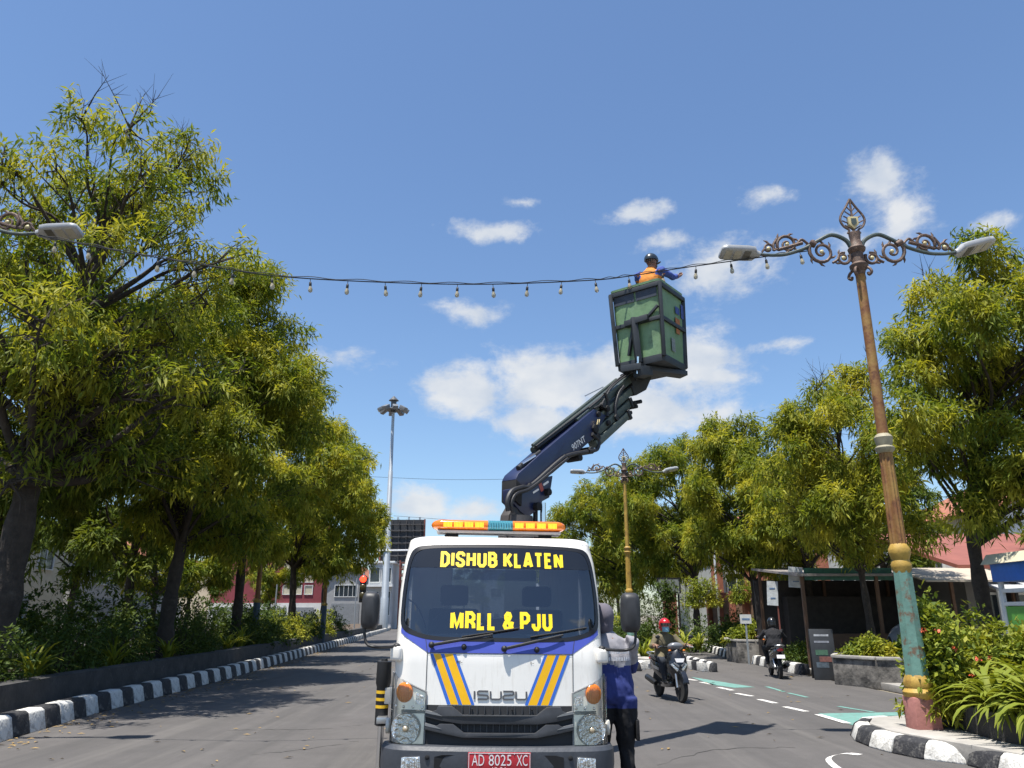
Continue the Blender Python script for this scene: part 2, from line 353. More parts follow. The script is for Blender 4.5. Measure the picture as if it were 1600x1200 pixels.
# median bed on the left: raised dark planter
mb = MB()
prof = []
for y in (6, 10.94, 14, 17.4, 21.4, 27.5, 36.6, 50.3, 84, 100):
    x = xL(y); prof.append([(x-.29, y, .2), (x-.55, y, .21), (x-.56, y, .62), (x-.78, y, .64), (x-.8, y, .56), (x-4.6, y, .56), (x-4.62, y, .0)])
mb.grid(prof); o = mb.build('median_bed', [darkstone]); o['kind'] = 'structure'
mb = MB(); mb.grid([[(xL(y)-.82, y, .57), (xL(y)-4.55, y, .575)] for y in (6, 10.94, 14, 21.4, 27.5, 36.6, 50.3, 84, 100)]); o = mb.build('median_soil', soil); o['kind'] = 'structure'
# right separator island in front (lamp, planter)
ISL = [(5.35, 2), (5.12, 8.6), (4.72, 9.7), (4.52, 10.4), (4.56, 11.2), (4.95, 11.9), (5.7, 12.2), (6.6, 12.0), (7.2, 11.2), (7.45, 2)]
slab('separator_island', [(5.5, 2), (5.3, 8.7), (4.9, 9.8), (4.72, 10.4), (4.76, 11.1), (5.08, 11.7), (5.7, 11.95), (6.5, 11.8), (7.0, 11.1), (7.2, 2)], -.02, .215, concrete)
kerb_run('kerb_separator', spl([(*p, 0) for p in ISL], 5) and [tuple(p[:2]) for p in spl([(*p, 0) for p in ISL], 5)], .46, .24, .2, -1, start=0)
# the far part of the separator
ISF = [(3.95, 60), (3.95, 27), (3.72, 25.9), (4.05, 25.2), (4.75, 25.15), (5.5, 25.5), (5.85, 26.5), (6.0, 60)]
slab('separator_island', [(4.1, 60), (4.1, 27), (3.95, 26.1), (4.2, 25.45), (4.75, 25.4), (5.35, 25.7), (5.65, 26.5), (5.8, 60)], -.02, .27, concrete)
kerb_run('kerb_separator', [tuple(p[:2]) for p in spl([(*p, 0) for p in ISF], 5)], .5, .2, .25, -1)
# kerb of the right pavement
kerb_run('kerb_pavement', [(9.3, 45), (8.62, 35.2), (8.05, 29.8), (7.7, 29.0)], .5, .28, .28, 1)
kerb_run('kerb_pavement', [(8.1, 27.6), (7.95, 24.3), (7.95, 22.6)], .5, .28, .28, 1)
# fallen leaves and grit gathered along the kerbs
rng = np.random.default_rng(21); n = 900; yy = rng.uniform(9, 45, n); off = np.abs(rng.normal(0, .35, n)); xx = np.array([xL(y) for y in yy])+.04+off
k = n//4; yy[:k] = rng.uniform(8, 30, k); xx[:k] = rng.uniform(-6, 7.5, k)
a = rng.uniform(0, 6.28, n); L = rng.uniform(.02, .075, n); d = np.c_[np.cos(a), np.sin(a), np.zeros(n)]*L[:, None]; s_ = np.c_[-np.sin(a), np.cos(a), np.zeros(n)]*(L*.28)[:, None]; c = np.c_[xx, yy, np.full(n, .012)]
V = np.stack([c-d, c+s_+[0, 0, .01], c+d, c-s_+[0, 0, .004]], 1).reshape(-1, 3); i = np.arange(n)[:, None]*4; F = np.concatenate([i+np.array([[0, 1, 2]]), i+np.array([[0, 2, 3]])], 1).reshape(-1, 3)
tag(link('fallen_leaves', fastmesh('fallen_leaves', V, F, mat('dry_leaf', (.26, .17, .06), .8, var=.5, scale=3))), 'dry fallen leaves gathered along the striped kerb', 'leaves', None, 'stuff')
# ================================================================== TREES AND PLANTS
def leaf_cloud(C, A, n, size, rng, spread=.11, droop=.75, wr=.22):
    """lance-shaped leaves hanging in tufts: C tuft centres, A outward axes"""
    K = len(C); T = K*n
    c = np.repeat(C, n, 0)+rng.normal(0, spread, (T, 3)); a = np.repeat(A, n, 0)
    d = a*.55+rng.normal(0, .62, (T, 3)); d[:, 2] -= droop*rng.uniform(.2, 1.5, T); d /= np.linalg.norm(d, axis=1)[:, None]
    up = np.tile([0, 0, 1.], (T, 1))+rng.normal(0, .45, (T, 3))
    s = np.cross(d, up); s /= (np.linalg.norm(s, axis=1)[:, None]+1e-9); nrm = np.cross(s, d)
    L = (size*rng.uniform(.6, 1.35, T))[:, None]; w = L*wr*.5
    b = c; mid = b+d*L*.45+nrm*L*.04
    tip = b+d*L+np.c_[np.zeros(T), np.zeros(T), -.16*L[:, 0]]
    V = np.empty((T, 4, 3)); V[:, 0] = b; V[:, 1] = mid+s*w-nrm*w*.3; V[:, 2] = tip; V[:, 3] = mid-s*w-nrm*w*.3
    i = np.arange(T)[:, None]*4
    F = np.concatenate([i+np.array([[0, 1, 2]]), i+np.array([[0, 2, 3]])], 1).reshape(-1, 3)
    return V.reshape(-1, 3), F
def make_tree(name, label, base, H, crown, seed, lm, nl=22, nc=70, nleaf=24, leaf=.19, tr=.17, fork=.35, lean=(0, 0), group=None, twigs=6, bare=0, zmin=None, lr=(.17, .31), spread=.1):
    """crown = (offset x, offset y, centre z, rx, ry, rz)"""
    rng = np.random.default_rng(seed); rr = random.Random(seed)
    root = thing(name, label, 'tree', base, 0, group)
    ox, oy, cz, rx, ry, rz = crown
    lobes = []; tries = 0
    while len(lobes) < nl and tries < 4000:
        tries += 1
        v = Vector((rr.gauss(0, 1), rr.gauss(0, 1), rr.gauss(0, 1))).normalized()*rr.uniform(.25, .92)**.6
        taper = 1-.35*max(0, v.z)
        p = Vector((ox+v.x*rx*taper, oy+v.y*ry*taper, cz+v.z*rz)); r = rr.uniform(*lr)*(rx+ry+rz)/3
        if all((p-q).length > .62*min(r, s) for q, s in lobes): lobes.append((p, r))
    b = MB()
    topz = min(H*.92, cz+rz*.55)
    tp = [Vector((0, 0, -.3)), Vector((lean[0]*.1, lean[1]*.1, H*.12)), Vector((lean[0]*.35+rr.uniform(-.12, .12), lean[1]*.35+rr.uniform(-.1, .1), H*fork)),
          Vector((lean[0]*.6+ox*.3+rr.uniform(-.25, .25), lean[1]*.6+oy*.3+rr.uniform(-.2, .2), H*(fork+.2))), Vector((lean[0]+ox*.7, lean[1]+oy*.7, topz))]
    tps = spl(tp, 7); n = len(tps)
    b.tube(tps, [tr*(1.35 if i == 0 else 1)*(1-.8*(i/(n-1))**1.1)*(1+.12*math.sin(i*2.1)) for i in range(n)], 10)
    Cs, As = [], []
    for p, r in lobes:
        zs = max(H*fork*.8, min(p.z-.25*rz-.3*(p.xy-Vector((ox, oy))).length, topz*.92)); k = min(range(n), key=lambda i: abs(tps[i].z-zs)); s = tps[k]
        m1 = s.lerp(p, .4)+Vector((rr.uniform(-.2, .2), rr.uniform(-.2, .2), rr.uniform(-.1, .45))); r0 = max(.03, tr*(1-.8*k/(n-1))*rr.uniform(.35, .6))
        path = spl([s, m1, s.lerp(p, .75)+Vector((rr.uniform(-.15, .15), rr.uniform(-.15, .15), rr.uniform(0, .3))), p], 4); q = len(path)
        b.tube(path, [r0*(1-.85*i/(q-1)) for i in range(q)], 6, cap=False)
        for _ in range(twigs):
            e = p+Vector((rr.gauss(0, 1), rr.gauss(0, 1), rr.gauss(.25, .8))).normalized()*r*rr.uniform(.7, 1.05); st = path[rr.randrange(q//2, q)]
            b.tube([st, st.lerp(e, .5)+Vector((rr.uniform(-.12, .12), rr.uniform(-.12, .12), rr.uniform(0, .15))), e], [r0*.22+.006, r0*.14+.004, .003], 4, cap=False)
        m = int(nc*(.7+.6*rr.random())*(r/(.25*(rx+ry+rz)/3))**1.6)
        v = rng.normal(0, 1, (m, 3)); v[:, 2] += .25; v /= np.linalg.norm(v, axis=1)[:, None]
        rad = r*rng.uniform(.12, 1.0, m)**(1/2.0); c = np.array(p)+v*rad[:, None]*np.array([1, 1, .82])
        Cs.append(c); As.append(v)
    for _ in range(bare):
        p, r = rr.choice(sorted(lobes, key=lambda t: -t[0].z)[:8]); e = p+Vector((rr.uniform(-.7, .7), rr.uniform(-.5, .5), r*rr.uniform(1.0, 1.5)))
        mid = p.lerp(e, .5)+Vector((rr.uniform(-.15, .15), rr.uniform(-.1, .1), 0)); b.tube([p, mid, e], [.02, .011, .003], 4, cap=False)
        for _ in range(4):
            s = mid.lerp(e, rr.uniform(0, .9)); b.tube([s, s+Vector((rr.uniform(-.35, .35), rr.uniform(-.3, .3), rr.uniform(.1, .5)))], [.006, .002], 3, cap=False)
    b.build('trunk', bark, root, smooth=True, ang=70)
    C = np.concatenate(Cs); A = np.concatenate(As)
    if zmin is not None: k = C[:, 2] > zmin+rng.uniform(-.4, .5, len(C)); C, A = C[k], A[k]
    V, F = leaf_cloud(C, A, nleaf, leaf, rng, spread)
    link('crown', fastmesh('crown', V, F, lm), root); return root
TG1 = 'street trees in the median bed'; TG2 = 'street trees along the right pavement'
BZ = .5
T = [
 ('median_tree', 'tall airy tree with thick dark forked trunk and bare top twigs beside ornate lamp', (-8.95, 14.0, BZ), 11.9, (.5, .4, 7.2, 3.6, 3.4, 4.5), 11, leafA, dict(nl=84, nc=30, nleaf=26, leaf=.185, lr=(.11, .23), tr=.32, fork=.36, lean=(.25, .2), bare=14, twigs=8, zmin=3.2)),
 ('median_tree', 'dense leaning tree overhanging the road, next after the tall forked tree', (-8.7, 20.3, BZ), 11.6, (.6, .1, 6.7, 3.0, 3.4, 4.6), 23, leafA, dict(nl=56, nc=58, nleaf=28, leaf=.18, tr=.22, fork=.3, twigs=5, zmin=2.5)),
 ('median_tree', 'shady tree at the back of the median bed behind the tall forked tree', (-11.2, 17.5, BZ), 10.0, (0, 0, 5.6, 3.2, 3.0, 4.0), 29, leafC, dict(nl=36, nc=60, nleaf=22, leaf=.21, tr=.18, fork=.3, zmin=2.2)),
 ('median_tree', 'bushy tree with yellow green leaves in the middle of the median row', (-9.6, 28.0, BZ), 11.2, (.7, .0, 6.4, 3.5, 3.4, 4.5), 35, leafB, dict(nl=46, nc=58, nleaf=24, leaf=.22, tr=.2, zmin=2.5)),
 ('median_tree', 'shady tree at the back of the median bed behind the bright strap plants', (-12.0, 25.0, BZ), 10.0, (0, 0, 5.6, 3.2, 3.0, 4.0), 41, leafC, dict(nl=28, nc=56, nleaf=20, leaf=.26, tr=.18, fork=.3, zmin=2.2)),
 ('median_tree', 'rounded yellow green tree in the median before the last small one', (-10.3, 37.5, BZ), 11.4, (.8, .0, 6.7, 3.4, 3.3, 4.6), 47, leafB, dict(nl=42, nc=54, nleaf=22, leaf=.24, tr=.2, zmin=2.8)),
 ('median_tree', 'small tree with a forked trunk at the far end of the median', (-11.2, 47.5, BZ), 10.8, (1.0, .0, 6.6, 3.4, 3.3, 4.0), 59, leafB, dict(nl=38, nc=48, nleaf=20, leaf=.27, tr=.2, zmin=3.6)),
 ('pavement_tree', 'large leafy tree with long drooping leaves beside the blue stall', (10.4, 17.6, .1), 10.4, (.75, -1.7, 6.2, 3.2, 2.8, 3.8), 64, leafA, dict(nl=64, nc=54, nleaf=28, leaf=.18, lr=(.12, .27), tr=.2, bare=5, zmin=3.0)),
 ('pavement_tree', 'young thin trunked tree with bare twigs behind the sandwich board', (9.75, 21.9, .1), 9.2, (-.2, .2, 5.7, 2.8, 2.5, 3.6), 73, leafB, dict(nl=44, nc=44, nleaf=24, leaf=.19, lr=(.14, .28), tr=.12, bare=12, zmin=2.9)),
 ('pavement_tree', 'pointed yellow green tree standing behind the stone planter', (9.3, 30.4, .1), 9.4, (-.3, 0, 5.7, 2.6, 2.5, 3.6), 85, leafB, dict(nl=42, nc=50, nleaf=22, leaf=.22, tr=.17, zmin=2.7)),
 ('pavement_tree', 'slim trunked tree behind the stone planter next to the banner', (10.2, 27.2, .1), 8.6, (.5, .3, 5.3, 2.4, 2.4, 2.9), 97, leafB, dict(nl=38, nc=48, nleaf=22, leaf=.21, tr=.16, zmin=2.9)),
 ('pavement_tree', 'broad dark green tree behind the framed sign', (9.9, 43.0, .1), 11.6, (-1.4, 0, 6.9, 3.8, 3.3, 4.4), 109, leafA, dict(nl=48, nc=54, nleaf=22, leaf=.25, tr=.22, zmin=2.7)),
 ('pavement_tree', 'wide tree hidden partly by the second ornate lamp', (8.2, 55.0, .1), 12.4, (-1.4, 0, 7.2, 4.8, 3.8, 5.0), 121, leafA, dict(nl=48, nc=50, nleaf=20, leaf=.3, tr=.24, zmin=2.0)),
]
for nm, lb, base, H, cr, sd_, lm, kw in T:
    make_tree(nm, lb, base, H, cr, sd_, lm, group=TG1 if 'median' in nm else TG2, **kw)
# trees farther back that close the street
for k, (x, y, H, lb) in enumerate([(17, 36, 9.5, 'green garden tree behind the brick house'), (19, 24, 9.0, 'dark green tree behind the red roofed kiosk'), (16.5, 17.5, 8.5, 'dark green tree rising behind the blue stall'), (3.5, 92, 13, 'far green tree at the end of the road behind the truck'), (-20, 26, 10, 'dark tree across the side road opposite the shops'), (-21, 38, 11, 'dark green tree across the side road near the red shop'), (-19, 16, 9.5, 'dark tree across the side road beside the white wall'), (10, 75, 13, 'far tree beyond the wide tree on the right pavement'), (-23.5, 58, 10, 'green tree in front of the grey shop house'), (-22.5, 74, 10, 'green tree on the corner before the maroon shop'), (-21.5, 48, 9, 'leafy tree in front of the cream shop house'), (0.5, 115, 14, 'farthest broad tree closing the road'), (-5.5, 150, 14, 'far tree right of the road bend'), (-12, 200, 16, 'farthest tree left of the road bend'), (-3, 205, 16, 'farthest tree in front of the distant pale building'), (5.0, 66, 9.5, 'leafy tree on the far separator island'), (12.8, 64, 11, 'leafy tree beside the far side of the brick house'), (-40, 84, 11, 'dark tree left of the maroon shop'), (-33, 70, 10, 'dark tree behind the grey shop house')]):
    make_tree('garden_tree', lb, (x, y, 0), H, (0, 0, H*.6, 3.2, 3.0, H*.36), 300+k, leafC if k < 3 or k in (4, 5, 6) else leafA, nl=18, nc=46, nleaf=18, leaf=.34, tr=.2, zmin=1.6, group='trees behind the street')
# ---- strap leaved plants
def strap_mesh(L, w, arch, rng, m, fold=.25):
    rows = []; n = 6
    for i in range(n+1):
        t = i/n; ang = R(78)-arch*t; x = 0; z = 0
        for k in range(12):
            tt = t*k/12; a = R(74)-arch*tt; x += math.cos(a)*L*t/12; z += math.sin(a)*L*t/12
        ww = w*(math.sin(math.pi*min(1, .12+.88*t**.8))**.7)*.5 if t < 1 else .001
        ww = max(ww, .002); rows.append([(x, -ww, z+ww*fold*1.4), (x, 0, z), (x, ww, z+ww*fold*1.4)])
    b = MB(); b.grid(rows); return b.mesh('leaf', m, smooth=True, ang=80)
_rs = random.Random(3)
STRAPS = [strap_mesh(_rs.uniform(.6, .95), _rs.uniform(.055, .085), R(_rs.uniform(85, 150)), _rs, leafP) for _ in range(7)]
def strap_plant(name, label, loc, n, scale, seed, group=None, cat='plant'):
    root = thing(name, label, cat, loc, 0, group); r = random.Random(seed)
    for i in range(n):
        o = link('leaf', r.choice(STRAPS), root); k = scale*r.uniform(.7, 1.15)*(1.1-.45*(i/n)); o.scale = (k, k, k)
        o.rotation_euler = (r.uniform(-.15, .15), R(r.uniform(-30, 42)), i*2.399+r.uniform(-.3, .3)); o.location = (r.uniform(-.05, .05), r.uniform(-.05, .05), r.uniform(0, .06))
    return root
def tuft_plant(name, label, loc, n, L, w, seed, lm, group=None, arch=1.5):
    """the same kind of plant where single leaves are too small to pick apart"""
    r = random.Random(seed); V = []; F = []
    for i in range(n):
        a = i*2.399+r.uniform(-.3, .3); l = L*r.uniform(.6, 1.1); t0 = R(r.uniform(45, 85)); x = z = 0; k0 = len(V); cx, cy = r.uniform(-.1, .1)*L, r.uniform(-.1, .1)*L
        for j in range(5):
            t = j/4; ww = w*(.35+1.2*t-1.5*t*t)*.5+.002; d = Vector((math.cos(a), math.sin(a), 0)); s = Vector((-d.y, d.x, 0))
            p = Vector((cx, cy, 0))+d*x+Vector((0, 0, z)); V += [p-s*ww, p+s*ww]
            an = t0-arch*r.uniform(.8, 1.2)*t; x += math.cos(an)*l/4; z += math.sin(an)*l/4
        for j in range(4):
            q = k0+2*j; F += [(q, q+1, q+3), (q, q+3, q+2)]
    root = thing(name, label, 'plant', loc, 0, group); o = link('foliage', fastmesh('foliage', np.array([tuple(v) for v in V]), np.array(F), lm), root); return root
def bush(name, label, loc, dims, seed, lm, n=500, nleaf=10, leaf=.08, group=None, cat='shrub', wr=.42, spread=.05, stems=True):
    rng = np.random.default_rng(seed); root = thing(name, label, cat, loc, 0, group)
    v = rng.normal(0, 1, (n, 3)); v[:, 2] = np.abs(v[:, 2])*1.0-.15; v /= np.linalg.norm(v, axis=1)[:, None]
    rad = rng.uniform(.25, 1.0, n)**.5*(1+.18*np.sin(v[:, 0]*5+seed)+.14*np.sin(v[:, 1]*7)); c = v*rad[:, None]*np.array(dims)
    c[:, 2] = np.maximum(c[:, 2], .04)
    V, F = leaf_cloud(c, v, nleaf, leaf, rng, spread, .1, wr); link('foliage', fastmesh('foliage', V, F, lm), root)
    if stems:
        b = MB(); r = random.Random(seed)
        for _ in range(9):
            e = Vector((r.uniform(-.7, .7)*dims[0], r.uniform(-.7, .7)*dims[1], r.uniform(.4, .85)*dims[2])); b.tube([(e.x*.12, e.y*.12, -.05), e*.5+Vector((0, 0, .08)), e], [.016, .011, .005], 5)
        b.build('stem', bark, root, smooth=True)
    return root
# median bed planting (left): bright strap plants, croton tufts, low hedges
PG = 'plants in the median bed'
for k, (px, Y, L, lm, lb) in enumerate([(415, 24.5, .95, leafP, 'bright yellow green strap leaved plant in the median'), (455, 26.0, .95, leafP, 'second bright strap leaved plant right beside the first in the median'),
      (300, 19.5, .8, leafP, 'pale strap leaved plant under the leaning median tree'), (215, 16.6, .9, leafP, 'strap leaved plant between the first two median trees'), (70, 13.6, .9, leafP, 'large strap leaved plant at the foot of the thick forked trunk'),
      (515, 35, .8, leafP, 'yellow strap leaved plant behind the truck mirror'), (385, 27, .8, leafH, 'dark strap leaved plant near the lamp post in the median')]):
    p = AT(px, 980, Y); tuft_plant('strap_plant', lb, (min(p.x, xL(Y)-1.0), Y, .56), 46, L, .07, 40+k, lm, PG)
for k, (Y, w_, h_, lm, lb) in enumerate([(12.4, .8, .8, leafH, 'dark green shrub in the median beside the forked tree'), (15.2, .8, .75, leafH, 'low dark shrub between the median trees near the lamp'), (17.6, .9, .8, leafH, 'rounded dark shrub in front of the leaning tree'), (21.5, 1.0, .85, leafH, 'clipped dark shrub next to the bright strap plants'), (23.0, .8, .75, leafH, 'low shrub right before the bright strap plants'),
      (28.5, 1.2, .9, leafH, 'clipped dark hedge shrub after the bright strap plants'), (31.5, 1.2, .9, leafH, 'dark shrub at the middle of the median hedge'), (35.0, 1.3, .95, leafP, 'yellow green shrub in the median hedge'), (39.0, 1.3, .95, leafH, 'dark shrub in the far median hedge'), (43.5, 1.4, 1.0, leafP, 'yellow shrub near the far end of the median'), (49, 1.5, 1.0, leafH, 'last dark shrub on the median')]):
    bush('median_shrub', lb, (xL(Y)-1.35, Y, .55), (w_*.75, w_*1.1, h_*1.25), 60+k, lm, 420, 9, .085 if Y < 25 else .12, PG)
for k, Y in enumerate((11.5, 14.6, 17.6, 20.6, 24, 27.5, 31.5, 36, 41)):
    bush('back_hedge_shrub', ['tall dark shrub behind the forked tree trunk', 'tall shrub at the back of the bed after the forked tree', 'tall shrub behind the leaning tree', 'tall shrub hiding the white shop house', 'tall shrub behind the bright strap plants', 'tall shrub past the bright strap plants', 'tall back shrub in the middle of the bed', 'tall shrub toward the far end of the bed', 'last tall shrub at the back of the bed'][k], (xL(Y)-3.6, Y, .5), (.9, 1.7, 1.75), 260+k, leafH, 560, 10, .13, 'tall shrubs at the back of the median bed')
# planter on the near separator island
mb = MB(); b0 = [(5.62, 10.5), (5.55, 9.6), (5.75, 8.6), (5.85, 6.0), (7.1, 6.0), (7.1, 10.2), (6.8, 11.1), (6.1, 11.2)]
mb.prism(b0, lambda u, v, k: (u, v, .52 if k == 0 else .18)); pl = tag(mb.build('planter', darkstone, None, bevel=.03), 'low dark stone planter beside the pink lamp plinth', 'planter')
mb = MB(); mb.prism([(6+(u-6)*.86+.08, 8.5+(v-8.5)*.93) for u, v in b0], lambda u, v, k: (u, v, .535 if k == 0 else .50)); mb.build('soil_fill', soil, pl)
LG = 'strap leaved lilies in the near planter'
for k, (x, y, z, n, sc, lb) in enumerate([(5.8, 10.0, .5, 64, 1.05, 'big yellow green strap leaved lily right beside the pink plinth'), (5.92, 9.35, .5, 70, 1.15, 'big arching lily in the middle of the near planter'), (6.35, 10.0, .55, 56, 1.2, 'lily at the back of the near planter before the flowering shrubs'), (6.45, 9.3, .55, 60, 1.25, 'tall arching lily beyond the middle lily of the near planter'), (6.1, 8.7, .5, 64, 1.15, 'arching lily hanging over the kerb side of the planter'), (5.68, 9.75, .46, 60, .95, 'smaller lily spilling over the planter wall by the plinth'), (5.78, 9.05, .46, 64, 1.05, 'lily spilling over the planter wall beside the striped kerb')]):
    strap_plant('lily_plant', lb, (x, y, z), n, sc, 80+k, LG)
fl = mat('flower_red', (.55, .09, .035), .6, var=.3, scale=20)
for k, (x, y, h, lb) in enumerate([(5.62, 10.75, 1.2, 'yellow green flowering shrub wrapped round the teal lamp shaft'), (6.2, 11.3, 1.1, 'yellow green flowering shrub with red blooms behind the lilies'), (7.0, 11.5, 1.15, 'taller yellow green flowering shrub with red blooms beside the lilies'), (7.6, 11.0, 1.15, 'yellow green flowering shrub at the edge near the blue stall')]):
    o = bush('flowering_shrub', lb, (x, y, .4), (.62 if k else .46, .55 if k else .42, h), 90+k, leafP, 640, 11, .105, 'flowering shrubs round the lamp', spread=.06)
    r = random.Random(k+8)
    for _ in range(7):
        a = r.uniform(3.4, 6.0); e = r.uniform(.1, .9); b = MB(); c = Vector((math.cos(a)*.6*math.cos(e), math.sin(a)*.55*math.cos(e), h*math.sin(e)+.08))
        for q in range(9):
            t = Vector((r.gauss(0, 1), r.gauss(0, 1), r.gauss(0, 1))).normalized()*.035; s = t.orthogonal().normalized()*.018; b.add([c+t*.2, c+t+s, c+t*1.3, c+t-s], [(0, 1, 2, 3)])
        b.build('flower', fl, o)
# far separator island and right planting
for k, (px, Y, L, lm, lb) in enumerate([(1005, 27.0, 1.0, leafP, 'yellow green strap leaved plant on the far separator tip'), (1022, 28.5, .95, leafP, 'strap leaved plant just behind the separator tip'), (985, 29.5, .9, leafH, 'dark strap plant at the foot of the second ornate lamp'),
      (1068, 33.0, 1.15, leafP, 'spiky light green plant by the ivy covered post'), (1090, 33.8, 1.0, leafP, 'spiky light green plant beside the small roundabout kerb')]):
    p = AT(px, 980, Y); tuft_plant('strap_plant', lb, (p.x, Y, .2), 46, L, .09, 140+k, lm, 'strap plants right of the truck')
# stone planter boxes on the right pavement
def stone_planter(label, poly, h):
    b = MB(); b.prism(poly, lambda u, v, k: (u, v, h if k == 0 else -.03)); o = tag(b.build('stone_planter', mat('weathered_stone', (.19, .175, .155), .92, var=.3, scale=3, bump=.6, bscale=14, extra=[((.04, .038, .036), 2.2, .44, .58, .9)]), None, bevel=.04), label, 'planter', 'stone planters along the right pavement')
    cx = sum(p[0] for p in poly)/len(poly); cy = sum(p[1] for p in poly)/len(poly)
    b = MB(); b.prism([(cx+(u-cx)*.88, cy+(v-cy)*.88) for u, v in poly], lambda u, v, k: (u, v, h+.012 if k == 0 else h-.04)); b.build('soil_fill', soil, o)
    cap = MB(); n = len(poly)
    for i in range(n):
        a, c = poly[i], poly[(i+1) % n]; A = Vector((cx+(a[0]-cx)*.96, cy+(a[1]-cy)*.96, h+.02)); B = Vector((cx+(c[0]-cx)*.96, cy+(c[1]-cy)*.96, h+.02)); cap = MB(); cap.bar(A, B, .16, .07); cap.build('coping', concrete, o, bevel=.012)
    return o
stone_planter('grey stone planter full of yellow plants, beside the rider in black', [(7.7, 29.2), (7.75, 27.9), (8.3, 27.6), (9.9, 27.9), (9.9, 31.5), (8.3, 31.5)], .72)
stone_planter('weathered stone planter with low plants behind the sandwich board', [(7.7, 19.6), (8.25, 18.5), (9.6, 18.0), (10.3, 18.6), (10.3, 20.4), (8.1, 20.4)], .62)
for k, (x, y, z, dims, lm, lb) in enumerate([(8.5, 28.6, .7, (.75, .5, .55), leafP, 'yellow leaved shrub in the stone planter'), (9.3, 28.4, .7, (.7, .5, .6), leafP, 'second yellow shrub at the right end of the stone planter'), (8.7, 30.8, .6, (1.3, .7, 1.0), leafH, 'dark green hedge behind the stone planter'),
     (8.9, 36.0, .1, (1.6, 1.0, 1.35), leafH, 'clipped dark hedge in front of the plank fence'), (10.6, 34.0, .1, (1.4, .9, 1.4), leafH, 'clipped hedge against the plank fence corner'), (9.7, 25.5, .1, (.8, .6, .75), leafP, 'light green shrub behind the rider in black'), (8.6, 24.6, .15, (.5, .9, .5), leafH, 'low green border plants behind the striped kerb'), 
     (8.6, 19.4, .6, (.6, .5, .42), leafP, 'low green plant in the weathered planter'), (9.5, 19.2, .6, (.6, .5, .45), leafH, 'dark low plant in the weathered planter'), (11.0, 31.5, 2.3, (1.0, .5, .9), leafP, 'flowering creeper spilling over the plank fence'), (11.5, 38, 2.2, (1.2, .5, 1.0), leafP, 'yellow leaved creeper on top of the fence'), (5.0, 31.5, .25, (.7, 1.3, 1.1), leafH, 'dark shrub behind the second ornate lamp'), (4.9, 35, .25, (.7, 1.6, 1.3), leafH, 'dark long shrub on the far separator'), (4.9, 39.5, .25, (.7, 1.8, 1.3), leafP, 'yellow green shrub on the far separator'), (4.9, 45, .25, (.7, 2.0, 1.5), leafH, 'farthest shrub on the separator island'), (7.6, 47, .1, (2.4, 1.2, 3.4), leafH, 'tall dark shrub mass below the broad tree'), (9.6, 52, .1, (2.6, 1.2, 3.8), leafH, 'tall dark shrub beside the brick house corner'), (9.3, 39, 2.0, (.9, .6, 1.4), leafP, 'yellow shrub beside the framed sign')]):
    bush('garden_shrub', lb, (x, y, z), dims, 170+k, lm, 460, 10, .12, 'shrubs on the right pavement')
# ivy covered post
b = thing('ivy_post', 'post wrapped in green ivy next to the framed sign', 'plant', (6.6, 34.0, 0), 0)
mb = MB(); mb.tube([(0, 0, 0), (0, 0, 2.9)], .06, 8); mb.build('post', bark, b)
rng = np.random.default_rng(77); n = 330; c = np.c_[rng.normal(0, .22, n), rng.normal(0, .22, n), rng.uniform(.3, 3.0, n)]; V, F = leaf_cloud(c, np.c_[rng.normal(0, 1, (n, 2)), np.zeros(n)], 9, .13, rng, .06, .5, .4); link('foliage', fastmesh('foliage', V, F, leafH), b)
# ================================================================== ORNATE STREET LAMPS
teal = mat('teal_paint', (.12, .235, .195), .6, var=.2, scale=5, bump=.2, extra=[((.15, .065, .03), 3.0, .54, .6, .85), ((.03, .05, .045), 9, .62, .7, .6)])
rusty = mat('rusty_yellow', (.36, .22, .055), .65, var=.25, scale=4, bump=.2, extra=[((.17, .06, .022), 2.0, .36, .56, .92), ((.07, .025, .012), 8, .55, .68, .7)])
yellowp = mat('yellow_paint', (.40, .25, .045), .6, var=.25, scale=6, bump=.2, extra=[((.13, .06, .022), 4, .50, .66, .75)])
bronze = mat('weathered_bronze', (.11, .07, .052), .6, metal=.2, var=.4, scale=14, bump=.3, extra=[((.36, .24, .17), 22, .54, .7, .6), ((.03, .025, .02), 9, .55, .7, .6)])
armpaint = mat('arm_green_grey', (.055, .075, .07), .5, var=.3, scale=9, extra=[((.17, .08, .05), 7, .58, .7, .7)])
pinkst = mat('pink_render', (.40, .17, .145), .85, var=.14, scale=3, bump=.25, extra=[((.2, .1, .09), 2.5, .55, .7, .6)])
lampgrey = mat('lamp_grey', (.36, .37, .38), .45, var=.08)
lampdark = mat('lamp_lens', (.12, .115, .1), .3, var=.2)
lampled = mat('lamp_panel', (.42, .40, .33), .25, var=.1)
gold = mat('emblem_gold', (.5, .42, .22), .5, var=.3, scale=16)
def spiral(cx, cz, r0, r1, a0, turns, n=26):
    return [(cx+(r0+(r1-r0)*i/n)*math.cos(a0+turns*2*math.pi*i/n), cz+(r0+(r1-r0)*i/n)*math.sin(a0+turns*2*math.pi*i/n)) for i in range(n+1)]
